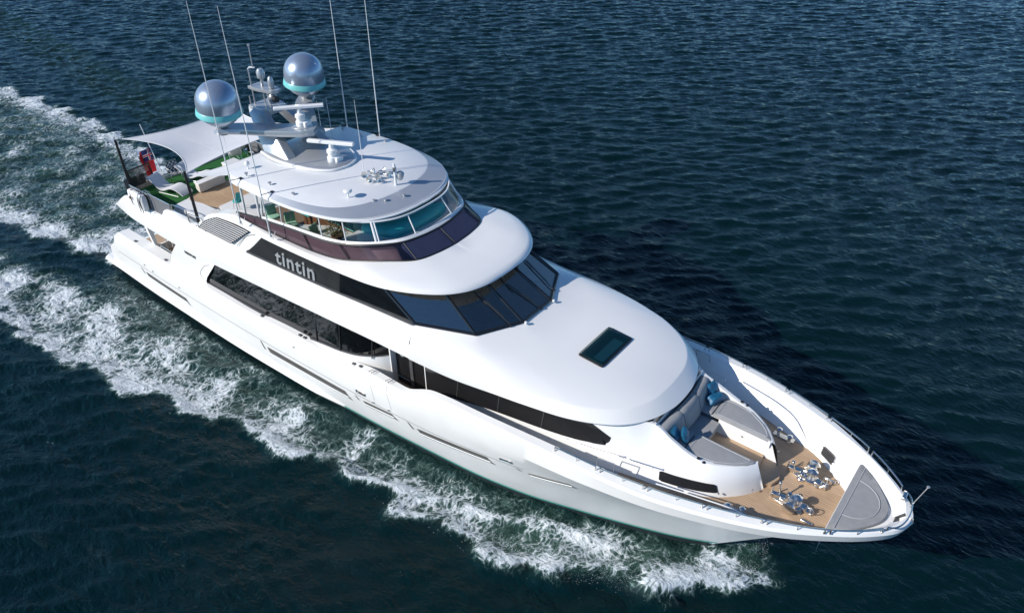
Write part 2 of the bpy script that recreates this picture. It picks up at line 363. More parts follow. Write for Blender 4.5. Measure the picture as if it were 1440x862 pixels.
# thin groove line along the knuckle
g = MB(); a = []; b = []
for i in range(140):
    x = 2.0+(28.6-2.0)*i/139; a.append(on_side(x, zkn(x)-0.012, 0.006)); b.append(on_side(x, zkn(x)+0.012, 0.006))
g.grid([a, b]).both().build('knuckle_groove', DGREY, hull)
def side_quad(name, mat, pts, n=24, off=0.012, mirror=True):
    """pts = lower edge [(x,z)...] then upper edge, same count"""
    k = len(pts)//2; lo = resample([(x, 0, z) for x, z in pts[:k]], n); up = resample([(x, 0, z) for x, z in pts[k:]], n)
    m = MB().grid([[on_side(p.x, p.z, off) for p in lo], [on_side(p.x*.5+q.x*.5, p.z*.5+q.z*.5, off) for p, q in zip(lo, up)], [on_side(p.x, p.z, off) for p in up]])
    if mirror: m.both()
    return m.build(name, mat, hull)
def hull_slot(x0, x1, z0, z1, h, bright=True):
    """long ventilation/window slot let into the topsides: dark recess over a bright sloped sill"""
    for s in (1, -1):
        w = MB(); lo = [on_side(x0+(x1-x0)*i/16, z0+(z1-z0)*i/16, 0.022) for i in range(17)]
        up = [on_side(x0-0.1+(x1-x0)*i/16, z0+(z1-z0)*i/16+h, 0.022) for i in range(17)]
        w.grid([lo, up]); w.v = [(x, -s*y, z) for x, y, z in w.v]
        o = w.build('hull_window', SLOT, yacht)
        k = MB(); e = 0.17
        a = [on_side(x0-0.12+(x1-x0+0.3)*i/16, z0+(z1-z0)*i/16-e, 0.016) for i in range(17)]
        b = [on_side(x0+0.02+(x1-x0+0.0)*i/16, z0+(z1-z0)*i/16-0.004, 0.05) for i in range(17)]
        c = [on_side(x0+(x1-x0)*i/16, z0+(z1-z0)*i/16+.01, 0.03) for i in range(17)]
        k.grid([a, b, c]); k.v = [(x, -s*y, z) for x, y, z in k.v]; k.build('window_sill', WHITE, o, angle=20)
        d = MB(); d.grid([[on_side(x0-0.42, z0+h*0.1, 0.008), on_side(x0-0.30, z0+h*.0, 0.008)], [on_side(x0-0.55, z0+h*1.5, 0.008), on_side(x0-0.45, z0+h*1.4, 0.008)]])
        d.v = [(x, -s*y, z) for x, y, z in d.v]; d.build('louver_fin', DGREY, o)
hull_slot(4.75, 8.3, 1.22, 1.14, 0.24)
hull_slot(14.75, 19.85, 1.26, 1.48, 0.32)
hull_slot(20.9, 22.5, 1.70, 1.90, 0.16)
hull_slot(23.75, 27.1, 1.68, 2.24, 0.27)
hull_slot(28.75, 30.35, 2.52, 2.95, 0.08)
for x0, x1, z, dz in ((20.6, 21.1, 2.36, 0.02), (27.7, 28.2, 3.02, 0.08)):      # oval fairleads
    for s in (1, -1):
        f = MB(); n = 28; vs = []
        for j in range(n):
            t = 2*math.pi*j/n; u = (x0+x1)/2+(x1-x0)/2*max(-1, min(1, 1.25*math.cos(t))); q = z+dz*math.cos(t)+0.085*max(-1, min(1, 1.2*math.sin(t)))
            p = on_side(u, q, 0.012); vs.append((p[0], -s*p[1], p[2]))
        f.add(vs, [tuple(range(n))]); o = f.build('fairlead', BLACKM, yacht)
        MB().tube([(x, y-s*0.005, z_) for x, y, z_ in vs], 0.022, 6, closed=True).build('fairlead_rim', CHROME, o)
# small fittings along the bulwark cap
for x in (4.2, 7.0, 14.6, 17.2, 17.5, 20.5, 20.9):
    for s in (-1, 1):
        MB().box((x, s*(ytp(x)-0.16), zt(x)+0.035), (0.16, 0.10, 0.05)).build('deck_cleat', DGREY, hull, bevel=0.01)
for x, z in ((4.85, 1.98), (5.6, 1.9), (8.0, 1.95), (16.9, 2.75), (21.5, 2.2), (22.35, 2.26)):
    p = on_side(x, z, 0.02); MB().lathe([(0.0, -.01), (0.045, -.01), (0.045, .02), (0.0, .025)], (p[0], -p[1], p[2]), 10, Matrix.Rotation(R(90), 3, 'X')).build('hull_outlet', CHROME, hull)
# boarding gate outline in the bulwark
for xg in (21.6, 22.5):
    pts = [on_side(xg, 2.35+(zt(xg)-2.47)*i/8, 0.0) for i in range(9)]
    MB().tube([(x, -y, z) for x, y, z in pts], 0.006, 5).build('gate_joint', DGREY, hull)
    for d in (-.07, .07):
        p = [(xg+d, -(ytp(xg)-.02), zt(xg)+.04), (xg+d, -(ytp(xg)-.02), zt(xg)+.1), (xg+d+.07, -(ytp(xg)-.2), zt(xg)+.1), (xg+d+.07, -(ytp(xg)-.2), zt(xg)+.02)]
        MB().tube(p, 0.014, 6).build('gate_hinge', CHROME, hull)

# ---------------------------------------------------------------- decks inside the bulwarks
def deck_strip(name, mat, xs, yo, yi, z, off=0.0):
    a = [(x, yo(x), z(x)+off) for x in xs]; b = [(x, yi(x), z(x)+off) for x in xs]
    return MB().grid([a, b]).both().build(name, mat, yacht)
deck_strip('side_deck', GREYDECK, frange(20.3, 31.8, 40), lambda x: yin(x)+0.02, c_(2.2), zdk, 0.004)
deck_strip('foredeck', TEAK, frange(31.8, 37.76, 40), lambda x: yin(x)+0.02, c_(0.0), zdk, 0.006)
MB().grid([[(4.98, -3.2, 2.32), (4.98, 3.2, 2.32)], [(10, -3.4, 2.32), (10, 3.4, 2.32)]]).build('cockpit_deck', TEAK, yacht)
# raised locker in the eyes of the bow that carries the triangular pad
lk = MB(); xs = frange(37.76, 39.2, 20)
e = [(x, max(0.0, min(ycp(x)-0.05, 1.72-(x-37.76)*0.2)), 5.03) for x in xs]
lk.grid([e, [(x, 0, 5.05) for x in xs]]); lk.grid([[(37.76, e[0][1], 4.3), (37.76, 0, 4.3)], [(37.76, e[0][1], 5.03), (37.76, 0, 5.05)]])
lk.grid([e, [(x, y*.7, 4.8) for x, y, z in e]]); lk.both()
lk.build('bow_locker', WHITE, yacht, angle=30)
# moulding on the inner face of the bulwark, port and starboard, and the oval hawse windows
for s in (1, -1):
    m = MB(); t = [(33.2, 2.93, 5.0), (34.6, 2.62, 5.05), (35.4, 2.35, 4.95), (36.0, 2.05, 4.6), (36.05, 2.0, 4.42)]
    m.tube([(x, s*y, z) for x, y, z in smooth_poly(t, 24)], 0.022, 6); m.build('bulwark_moulding', WHITE, hull)
    f = MB(); vs = []; n = 28
    for j in range(n):
        a = 2*math.pi*j/n; x = 36.82+0.24*max(-1, min(1, 1.25*math.cos(a))); k = 0.28+0.12*max(-1, min(1, 1.25*math.sin(a)))
        y = yin(x)+(ycp(x)-yin(x))*k; z = 4.38+(zt(x)-4.38)*k
        vs.append((x, s*(y-0.02), z+0.012))
    f.add(vs, [tuple(range(n))]); o = f.build('hawse_opening', BLACKM, yacht)
    MB().tube(vs, 0.022, 6, closed=True).build('hawse_rim', CHROME, o)

# ---------------------------------------------------------------- superstructure shell
zE = pc([(3.1, 4.72), (5.3, 4.5), (8.4, 4.48), (10, 4.53), (12, 4.65), (16, 4.95), (19.3, 5.2), (22.4, 5.38), (23.65, 5.41)])
yE = pc([(3.1, 3.55), (5, 3.68), (8, 3.72), (12, 3.74), (19, 3.76), (22.4, 3.72), (23.65, 3.68)])
zC = pc([(3.1, 4.95), (6, 5.0), (10, 5.02), (12, 5.12), (16, 5.44), (20, 5.7), (23.65, 6.02)])
yC = pc([(3.1, 3.56), (6, 3.7), (12, 3.76), (19, 3.74), (23.65, 3.62)])
zD = pc([(4.4, 5.6), (7.4, 5.5), (7.55, 5.52), (8.0, 6.0), (8.15, 6.03), (9, 6.08), (10.2, 5.92), (10.7, 5.92), (13.9, 5.97), (16, 6.08), (19, 6.27), (21, 6.45), (23.65, 6.66)])
yD = pc([(4.4, 3.5), (8, 3.5), (9, 3.48), (10.2, 3.36), (12, 3.3), (16, 3.26), (23.65, 3.22)])
def srow(x0, x1, yf, zf, n=130): return [(x0+(x1-x0)*i/(n-1), yf(x0+(x1-x0)*i/(n-1)), zf(x0+(x1-x0)*i/(n-1))) for i in range(n)]
sh = MB()
sh.grid([srow(3.3, 23.65, lambda x: yE(x)-0.75, lambda x: zE(x)+0.06), srow(3.12, 23.65, lambda x: yE(x)-0.03, zE), srow(3.1, 23.65, yE, lambda x: zE(x)+0.035),
         srow(3.5, 23.65, yC, zC), srow(3.95, 23.65, lambda x: 0.5*(yC(x)+yD(max(x, 4.4)))+0.035, lambda x: 0.5*(zC(x)+zD(max(x, 4.4)))),
         srow(4.35, 23.65, lambda x: yD(max(x, 4.4))+0.01, lambda x: zD(max(x, 4.4))-0.03), srow(4.42, 23.65, lambda x: yD(x)-0.05, zD), srow(4.6, 23.65, lambda x: yD(x)-0.22, lambda x: zD(x)+0.0), srow(4.6, 23.65, lambda x: yD(x)-0.26, c_(5.35))])
sh.both()
# aft edge of the overhanging boat deck, soffit
sh.grid([[(3.3+0.0, -3.0, 4.76), (3.2, 3.0, 4.76)], [(4.35, -3.3, 5.57), (4.35, 3.3, 5.57)]])
sh.grid([[(3.3, -2.95, 4.76), (3.3, 2.95, 4.76)], [(10, -2.98, 4.58), (10, 2.98, 4.58)], [(23.6, -2.98, 5.46), (23.6, 2.98, 5.46)]])
shell = sh.build('superstructure', WHITE, yacht, angle=28)

# wide-body side wall of the main deck with its long recessed window
def wy(x): return pcw(x)
pcw = pc([(7.2, 3.6), (10, 3.64), (19.2, 3.64), (20.2, 3.55), (21.0, 3.32), (21.5, 3.08), (21.72, 2.9)])
zwb = pc([(10.4, 3.02), (12, 3.05), (17, 3.28), (19.1, 3.6), (20.6, 3.82), (21.72, 4.05)])
wl = MB()
def wallrow(f, n=90, x0=7.2, x1=21.72, sl=0.0): return [(x0+(x1-x0)*i/(n-1), pcw(x0+(x1-x0)*i/(n-1)), f(x0+(x1-x0)*i/(n-1))) for i in range(n)]
# aft solid part (leaning aft edge), then sill part under the window
def aftedge(z): return 7.45+(z-3.4)*0.95
A = []
for z in frange(2.0, 4.62, 10):
    xa = aftedge(max(z, 3.3)); xb = 10.42 if z < 3.02 else (10.35+(z-3.02)*0.06 if z < 3.25 else 10.36+(z-3.25)*0.93)
    A.append([(xa+(xb-xa)*i/12, pcw(xa+(xb-xa)*i/12), min(z, zE(xa+(xb-xa)*i/12)+0.02)) for i in range(13)])
wl.grid(A)
wl.grid([[(x, pcw(x), 2.0) for x in frange(10.42, 21.72, 80)], [(x, pcw(x), zwb(x)) for x in frange(10.42, 21.72, 80)], [(x, pcw(x)-0.16, zwb(x)+0.02) for x in frange(10.42, 21.72, 80)]])
# return of the wall at the aft edge and closing bulkhead of the saloon
wl.grid([[(aftedge(max(z, 3.3)), pcw(8)-0.0, z) for z in frange(2.0, 4.6, 8)], [(aftedge(max(z, 3.3))+0.15, 3.2, z) for z in frange(2.0, 4.6, 8)]])
wl.grid([[(9.3, -3.4, 2.0), (9.3, 3.4, 2.0)], [(9.3, -3.4, 4.7), (9.3, 3.4, 4.7)]])
wl.both()
wall = wl.build('saloon_wall', WHITE, yacht, angle=28)
for s in (-1, 1):
    w = MB(); n = 80
    lo = [(x, s*(pcw(x)-0.085), zwb(x)) for x in frange(10.35, 21.72, n)]
    up = [(x, s*(pcw(min(x, 21.72))-0.02), zE(x)+0.05) for x in frange(11.75, 21.9, n)]
    mid = [tuple(Vector(a).lerp(Vector(b), 0.5)) for a, b in zip(lo, up)]
    o = w.grid([lo, mid, up]).build('saloon_window', G_DARK, yacht)
    k = MB().grid([[(x, s*(pcw(x)-0.005), zwb(x)+0.012) for x in frange(10.38, 21.72, n)], [(x, s*(pcw(x)-0.08), zwb(x)+0.04) for x in frange(10.38, 21.72, n)]])
    k.build('window_sill', DGREY, o)
    for x in (17.9, 19.35, 20.9):
        MB().box((x+.35, s*(pcw(x)-0.05), (zwb(x)+zE(x))/2), (0.035, 0.03, zE(x)-zwb(x)), Matrix.Rotation(R(9), 3, 'Y')).build('window_mullion', BLACKM, o)
    # builder's plate lettering on the white wall
    if s == -1:
        me = text_mesh('WESTPORT', 0.2, 0.004, 0.004); me.materials.append(BLACKM)
        t = bpy.data.objects.new('builder_name', me); COL.objects.link(t); t.parent = wall
        t.rotation_euler = (R(90), R(-0.5), R(-0.3)); t.scale = (0.92, 1, 1); t.location = (9.1, -(pcw(9.5)+0.01), 4.22)
    # curved panel joint in the wall
    j = [(11.05, 4.32), (10.55, 4.05), (10.1, 3.6), (10.02, 3.35), (10.2, 3.15)]
    MB().tube([(x, s*(pcw(x)+0.003), z) for x, _, z in smooth_poly([(x, 0, z) for x, z in j], 20)], 0.009, 5).build('panel_joint', DGREY, wall)

# forward house: side wall, front of the bow lounge
Bp = [(21.5, 2.66, 2.5), (23.65, 2.98, 2.55), (27, 2.97, 3.2), (30, 2.85, 3.95), (32, 2.62, 4.3), (33.3, 2.38, 4.36), (34.4, 1.97, 4.36), (35.16, 1.36, 4.36), (35.57, 0.82, 4.36), (35.7, 0.55, 4.36)]
Tp = [(23.65, 2.98, 5.5), (27, 2.95, 5.85), (29.5, 2.85, 5.98), (30.8, 2.55, 5.98), (31.6, 2.12, 5.96), (32.28, 1.62, 5.9), (33.0, 1.64, 5.62), (33.7, 1.62, 5.38), (34.3, 1.48, 5.31), (34.9, 1.08, 5.29), (35.34, 0.55, 5.27)]
B_ = smooth_poly(Bp[1:], 140); T_ = smooth_poly(Tp, 140)
M_ = [b.lerp(t, 0.5)+Vector((0.05, 0.07, 0))*(max(0, min(1, (b.x-30.5)/3))) for b, t in zip(B_, T_)]
Q_ = [b.lerp(t, 0.85)+Vector((0.05, 0.08, 0))*(max(0, min(1, (b.x-30.5)/3))) for b, t in zip(B_, T_)]
hs = MB().grid([B_, M_, Q_, T_, [Vector((t.x-0.03, t.y-0.10 if t.x > 32.2 else t.y-0.02, t.z)) for t in T_], [Vector((t.x-0.05, max(0.5, t.y-0.14), t.z-0.25)) for t in T_]])
hs.grid([[(23.65, 2.98, 2.5), (23.65, 2.3, 2.5)], [(23.65, 2.98, 5.5), (23.65, 2.3, 5.5)]])      # aft end of the wall
# walls of the centre passage, seat fronts
hs.grid([[(35.7, 0.55, 4.36), (33.55, 0.55, 4.36)], [(35.34, 0.55, 5.2), (33.55, 0.55, 5.2)]])
hs.grid([[(33.55, 0.0, 4.36), (33.55, 0.56, 4.36)], [(33.55, 0.0, 4.93), (33.55, 0.56, 4.93)], [(32.4, 0.0, 4.93), (32.4, 1.62, 4.93)], [(32.35, 0, 5.95), (32.35, 1.62, 5.95)]])
pl = [(33.3, 0.55), (35.32, 0.55), (34.86, 1.06), (34.3, 1.46), (33.7, 1.58), (32.6, 1.6), (32.6, 0.55)]
hs.add([(x, y, 5.18) for x, y in pl], [tuple(range(len(pl)))])
hs.grid([[(32.22, 0, 4.9), (32.22, 1.56, 4.9)], [(32.22, 0, 5.97), (32.22, 1.60, 5.97)]])
hs.both()
house = hs.build('bow_house', WHITE, yacht, angle=32)
MB().slab([(33.5, -.56), (35.55, -.56), (35.85, -.35), (35.95, 0.0), (35.85, .35), (35.55, .56), (33.5, .56)], 4.37, 4.52, inset=0.01).build('passage_step', TEAK, house)
MB().slab([(33.5, -.55), (35.2, -.55), (35.28, 0), (35.2, .55), (33.5, .55)], 4.52, 4.62, inset=0.01).build('passage_floor', TEAK, house)
for s in (-1, 1):
    # black window band of the forward cabins
    n = 50; lo = []; up = []
    zb = pc([(23.7, 3.47), (27.1, 4.36), (28.84, 4.66), (31.28, 5.08)])
    for i in range(n):
        t = i/(n-1); xl = 23.72+(31.28-23.72)*t; xu = 23.72+(30.28-23.72)*t
        lo.append((xl, zb(xl))); up.append((xu, min(5.98, pc([(23.65, 5.5), (27, 5.85), (29.5, 5.98), (32, 5.98)])(xu))))
    def hy(x, z):
        tt = min(range(140), key=lambda k: abs(B_[k].lerp(T_[k], 0.5).x-x)); b, q = B_[tt], T_[tt]
        return b.y+(q.y-b.y)*max(0, min(1, (z-b.z)/(q.z-b.z)))+0.03
    e1 = lo+[(31.3, 5.42)]
    w = MB().grid([[(x, s*(hy(x, z)), z) for x, z in lo], [((x+u)/2, s*(hy((x+u)/2, (z+v)/2)), (z+v)/2) for (x, z), (u, v) in zip(lo, up)], [(x, s*hy(x, z), z) for x, z in up]])
    w.add([(31.28, s*hy(31.28, 5.08), 5.08), (31.32, s*hy(31.3, 5.42), 5.40), (30.28, s*hy(30.28, 5.98), 5.97), (30.78, s*hy(30.78, 5.5), 5.53)], [(0, 1, 2, 3)])
    o = w.build('cabin_window', BLACK, yacht)
    for x in (25.35, 27.2, 29.0):
        MB().box((x, s*(hy(x, 5)+0.004), (zb(x)+5.75)/2), (0.02, 0.012, 5.75-zb(x)), Matrix.Rotation(R(8), 3, 'Y')).build('window_mullion', DGREY, o)
    # rounded black slot window low on the bow lounge
    vs = []; rws = [[], []]
    for i in range(26):
        x = 32.95+(34.62-32.95)*i/25; e2 = 0.03 if i in (0, 25) else 0.0
        k = min(range(140), key=lambda q: abs(B_[q].lerp(T_[q], .3).x-x)+(0 if B_[q].x > 31 else 9))
        b, m2, q2 = B_[k], M_[k], Q_[k]
        def at(z):
            t = (z-b.z)/(m2.z-b.z); return b.lerp(m2, t)
        for r_, z in ((0, 4.52+e2+0.02*i/25), (1, 4.80-e2+0.02*i/25)):
            p = at(z); rws[r_].append((p.x+0.012, s*(p.y+0.015), p.z))
    MB().grid(rws).build('slot_window', BLACK, house)
    # cup holders let into the coaming ledge
    for x in (33.86, 34.04):
        MB().lathe([(0.0, 0.0), (0.05, 0.0), (0.06, 0.012), (0.0, 0.013)], (x, s*1.575, 5.372-(x-33.86)*0.3), 14).build('cup_holder', BLACKM, house)
    for x, y, z in ((35.5, 1.0, 4.6), (34.75, 1.78, 4.62), (34.4, 0.542, 4.95)):
        MB().lathe([(0.0, -0.01), (0.03, -.01), (0.03, 0.02), (0, .03)], (x, s*y, z), 10, Matrix.Rotation(R(90), 3, 'X')).build('courtesy_light', CHROME, house)
# doorway recess on both sides
for s in (-1, 1):
    d = MB(); d.box((22.65, s*2.62, 4.0), (2.2, 0.06, 2.9)); o = d.build('side_door', BLACK, yacht)
    MB().lathe([(0, 0), (0.11, 0), (0.11, .02), (0, .02)], (22.15, s*2.66, 4.2), 18, Matrix.Rotation(R(90)*(1 if s < 0 else -1), 3, 'X')).build('porthole', SILVER, o)
    MB().box((22.63, s*2.67, 4.0), (0.16, 0.06, 2.8)).build('door_post', DGREY, o)
    MB().box((22.1, s*2.67, 3.0), (0.7, 0.03, 0.03)).build('kick_strip', SILVER, o)
    MB().box((21.74, s*2.76, 3.9), (0.06, 0.3, 2.6)).build('door_jamb', WHITE, o)
    MB().box((22.7, s*2.95, 2.66), (1.9, 0.7, 0.06)).build('door_step', TEAK, o)
# ================================================================== coach roof, pilothouse, flybridge, hardtop
def half(pts, n=70): return smooth_poly(pts, n)
def full(h): return [Vector((p.x, -p.y, p.z)) for p in h]+[Vector((p.x, p.y, p.z)) for p in reversed(h[:-1])]
L0 = half([(23.65, 3.68, 5.41), (25.6, 3.62, 5.52), (27.5, 3.52, 5.78), (28.5, 3.43, 5.88), (29.9, 3.18, 5.95), (30.9, 2.78, 5.96), (31.65, 2.25, 5.96), (32.18, 1.5, 5.96), (32.45, .65, 5.96), (32.5, 0, 5.96)])
L1 = half([(23.65, 3.62, 6.02), (24.85, 3.58, 6.16), (26.9, 3.44, 6.26), (28.3, 3.28, 6.29), (29.55, 3.02, 6.3), (30.3, 2.78, 6.3), (31.05, 2.35, 6.3), (31.6, 1.8, 6.3), (31.95, 1.0, 6.3), (32.03, 0, 6.3)])
L1b = [p+Vector((-0.04*(1 if p.x > 30 else 0)-0.0, -0.05 if p.y > 0.3 else 0, 0.022)) for p in L1]; L1b[-1].y = 0
L2 = half([(23.65, 3.36, 6.50), (25.0, 2.95, 6.565), (26.0, 2.58, 6.59), (26.65, 1.5, 6.605), (26.84, 0.7, 6.61), (26.86, 0, 6.61)])
L3 = resample([(23.65, 3.22, 6.66), (25.74, 2.40, 6.69), (26.57, 0.83, 6.69), (26.6, 0, 6.69)], 70)
Lu = [p+Vector((-0.3 if p.x > 31 else 0, -0.4*min(1, p.y/0.5), 0.0)) for p in L0]
Lmid = [a.lerp(b, .45)+Vector((0, 0, 0.03)) for a, b in zip(L1b, L2)]
Lmid2 = [a.lerp(b, .75)+Vector((0, 0, 0.022)) for a, b in zip(L1b, L2)]
cr = MB().grid([full(Lu), full([p+Vector((0, 0, -.0)) for p in L0]), full([p+Vector((0.008, 0.008, 0.03)) for p in L0]), full(L1), full(L1b), full(Lmid), full(Lmid2), full(L2), full(L3)])
coach = cr.build('coach_roof', WHITE, yacht, angle=30)
MB().grid([full([p+Vector((-0.32 if p.x > 31 else 0, -0.45*min(1, p.y/0.5), 0.0)) for p in L0]), [Vector((28, 0, 5.98))]*len(full(L0))]).build('roof_underside', WHITE, coach)
# skylight
def roofz(x, y): return 6.632-(x-26.86)*0.058-0.010*y*y
sk = MB(); q = [(28.98, -.92), (28.98, .92), (29.90, .92), (29.90, -.92)]
fr = []
for k, z in ((1.0, .02), (1.0, .075), (0.93, .085)):
    r_ = smooth_poly([( 29.44+(x-29.44)*k*a, y*k*b, 0) for x, y in q for a, b in ((1, 1),)], 4)
    ring = []
    for i in range(40):
        t = 2*math.pi*i/40; cx = max(-1, min(1, 1.39*math.cos(t))); cy = max(-1, min(1, 1.39*math.sin(t)))
        x = 29.44+0.48*k*cx; y = 0.95*(k if k == 1 else .955)*cy; ring.append((x, y, roofz(x, y)+z))
    fr.append(ring)
hatch = MB().grid(fr, close=True).build('skylight', BLACKM, yacht)
hg = [(29.44+(x-29.44)*.985, y*.99, roofz(x, y)+0.083) for x, y, z in fr[2]]
MB().add(hg, [tuple(range(40))]).build('skylight_glass', G_HATCH, hatch)
MB().box((29.44, 0, roofz(29.44, 0)+0.025), (0.84, 1.75, 0.02)).build('skylight_blind', paint('green_blind', (0.13, 0.26, 0.24), 0.5), hatch)
MB().box((29.62, -0.1, roofz(29.5, 0)+0.045), (0.38, 1.3, 0.02)).build('skylight_curtain', paint('hatch_lining', (0.40, 0.58, 0.52), 0.5), hatch)

# pilothouse
ph = yacht
A0, A1 = Vector((23.65, 3.20, 6.67)), Vector((21.75, 3.04, 7.62))
B0, B1 = Vector((25.73, 2.39, 6.70)), Vector((24.05, 2.10, 7.62))
C0, C1 = Vector((26.56, 0.83, 6.70)), Vector((24.75, 0.72, 7.62))
mm = lambda p: Vector((p.x, -p.y, p.z))
# white body behind the glass bands, aft of the windows
bd = MB(); xs = frange(10.25, 19.9, 60)
zK = pc([(10.25, 5.96), (10.6, 6.25), (11.2, 6.7), (11.9, 7.0), (12.8, 7.2), (13.4, 7.28), (15, 7.33), (17, 7.40), (18.5, 7.5), (19.7, 7.66), (21.5, 7.9)])
yK = pc([(10.25, 3.3), (11.9, 3.12), (13.3, 2.95), (15, 3.02), (21.5, 3.0)])
def wallY(x, z):
    t = (z-zD(x))/max(0.05, zK(x)-zD(x)); return yD(x)+0.0+(yK(x)-yD(x))*max(0, min(1, t))*0.75
bd.grid([[(x, yD(x)-0.03, zD(x)-0.02) for x in xs], [(x, wallY(x, zD(x)*.5+zK(x)*.5)+0.02, zD(x)*.5+zK(x)*.5) for x in xs], [(x, yK(x)+0.06, zK(x)-0.06) for x in xs], [(x, yK(x)-0.02, zK(x)) for x in xs], [(x, yK(x)-0.45, zK(x)+0.01) for x in xs], [(x, yK(x)-0.5, 5.5) for x in xs]])
bd.grid([[(10.25, yD(10.25)-0.03, 5.5), (10.25, 2.7, 5.5)], [(10.25, yD(10.25)-0.03, 5.9), (10.25, 2.75, 5.9)], [(10.25, 3.28, 5.95), (10.25, 2.8, 5.95)]])
body = bd.build('flybridge_side', WHITE, ph, angle=30)
bd.v = [(x, -y, z) for x, y, z in bd.v]; bd.build('flybridge_side', WHITE, ph, angle=30)
for s in (-1, 1):
    # engine room louvers
    fr = MB(); x0 = [10.60, 12.10]; lo0, lo1 = (10.62, 5.99), (12.92, 5.99); up0, up1 = (12.05, 6.93), (14.32, 7.02)
    def lp(u, v, off):
        x = (lo0[0]+(lo1[0]-lo0[0])*u)*(1-v)+(up0[0]+(up1[0]-up0[0])*u)*v; z = (lo0[1]+(lo1[1]-lo0[1])*u)*(1-v)+(up0[1]+(up1[1]-up0[1])*u)*v
        return (x-0.22*math.sin(math.pi*v)*(1-u), s*(wallY(x, z)+off+0.03), z)
    o = fr.grid([[lp(u/12, v/8, 0.05) for u in range(13)] for v in range(9)]).build('louver_panel', BLACKM, yacht)
    for k in range(9):
        v = 0.06+0.105*k
        MB().grid([[lp(0.02+0.96*u/12, v, 0.055) for u in range(13)], [lp(0.02+0.96*u/12, v+0.022, 0.07) for u in range(13)], [lp(0.02+0.96*u/12, v+0.036, 0.053) for u in range(13)]]).build('louver_slat', WHITE, o)
    j = [(14.6, 6.95), (14.05, 6.72), (13.55, 6.3), (13.25, 5.98)]
    MB().tube([(p.x, s*(wallY(p.x, p.z)+0.035), p.z) for p in smooth_poly([(x, 0, z) for x, z in j], 16)], 0.012, 5).build('panel_joint', DGREY, body)
    # black name panel, glossy saloon window
    def band(name, mat, xl0, xl1, xu0, xu1, off, n=40):
        rws = []
        for v in frange(0, 1, 5):
            r_ = []
            for u in frange(0, 1, n):
                x = (xl0+(xl1-xl0)*u)*(1-v)+(xu0+(xu1-xu0)*u)*v
                zz = (zD(x)+0.02)*(1-v)+(pc([(14, 6.9), (15.4, 7.12), (17, 7.24), (19, 7.36), (20, 7.44), (21.75, 7.64)])(x))*v
                cut = 0.10*(1-math.cos(min(1, u*12)*math.pi/2))
                r_.append((x, s*(wallY(x, zz)+off), zz))
            rws.append(r_)
        return MB().grid(rws).build(name, mat, ph)
    npn = band('name_panel', PANELBK, 13.95, 19.75, 15.15, 19.8, 0.05)
    MB().grid([[(x, s*(yD(x)+0.10), zD(x)+0.0) for x in frange(13.95, 23.6, 50)], [(x, s*(yD(x)+0.08), zD(x)+0.05) for x in frange(13.95, 23.6, 50)], [(x, s*(yD(x)-0.02), zD(x)+0.07) for x in frange(13.95, 23.6, 50)]]).build('panel_sill', DGREY, npn)
    gp = MB(); rws = []
    for v in frange(0, 1, 6):
        a = Vector((19.78+0.03*v, 0, 0)); b = A0.lerp(A1, v); r_ = []
        for u in frange(0, 1, 24):
            x = a.x+(b.x-a.x)*u; zl = zD(x)+0.03; zu = 7.6; z = zl+(b.z-zl)*0+(zu-zl)*0
            z = (zD(19.8)+0.03+(zu*0+7.43-zD(19.8)-.03)*v)*(1-u)+b.z*u
            r_.append((x, s*(b.y*u+(wallY(19.8, z)+0.05)*(1-u)+0.004), z))
        rws.append(r_)
    gp.grid(rws); gw = gp.build('side_window', G_DARK, ph)
    # raised name letters, read from outside
    me = text_mesh('tintin', 1.02, 0.016, 0.022, 1.12)
    xs_ = [v.co.x for v in me.vertices]; wd = max(xs_)-min(xs_); k = 2.42/wd
    me.materials.append(paint('name_silver', (0.55, 0.56, 0.57), 0.35, metal=0.6, var=0.25, scale=30))
    t = bpy.data.objects.new('name_letters', me); COL.objects.link(t); t.parent = npn
    zc = lambda x: zD(x)+0.22
    if s < 0: M4 = Matrix.Translation((15.98, -(wallY(16, 6.5)+0.105), 6.24)) @ Matrix.Rotation(R(-3.0), 4, 'Y') @ Matrix.Rotation(R(82.5), 4, 'X')
    else: M4 = Matrix.Translation((18.4, (wallY(18.4, 6.6)+0.078), 6.36)) @ Matrix.Rotation(R(3.0), 4, 'Y') @ Matrix.Rotation(R(180), 4, 'Z') @ Matrix.Rotation(R(82.5), 4, 'X')
    t.matrix_world = M4 @ Matrix.Diagonal((k, 0.86, 1, 1))
# windshield panes (each a part), frames
def pane(a0, b0, b1, a1, name='windshield_pane', mat=G_WS):
    m = MB().grid([[a0.lerp(b0, u/6) for u in range(7)], [a1.lerp(b1, u/6) for u in range(7)]]); return m.build(name, mat, ph)
panes = [pane(mm(A0), mm(B0), mm(B1), mm(A1)), pane(mm(B0), mm(C0), mm(C1), mm(B1)), pane(mm(C0), C0, C1, mm(C1)), pane(C0, B0, B1, C1), pane(B0, A0, A1, B1)]
fm = MB()
for p, q in ((A0, A1), (B0, B1), (C0, C1)):
    for f in (lambda v: v, mm): fm.tube([f(p), f(q)], 0.062, 6)
bt = [mm(A0), mm(B0), mm(C0), C0, B0, A0]
for a, b in zip(bt, bt[1:]): fm.tube([a+Vector((0, 0, .02)), b+Vector((0, 0, .02))], 0.06, 6)
tp = [mm(A1), mm(B1), mm(C1), C1, B1, A1]
for a, b in zip(tp, tp[1:]): fm.tube([a, b], 0.06, 6)
frame = fm.build('windshield_frame', BLACK, ph)
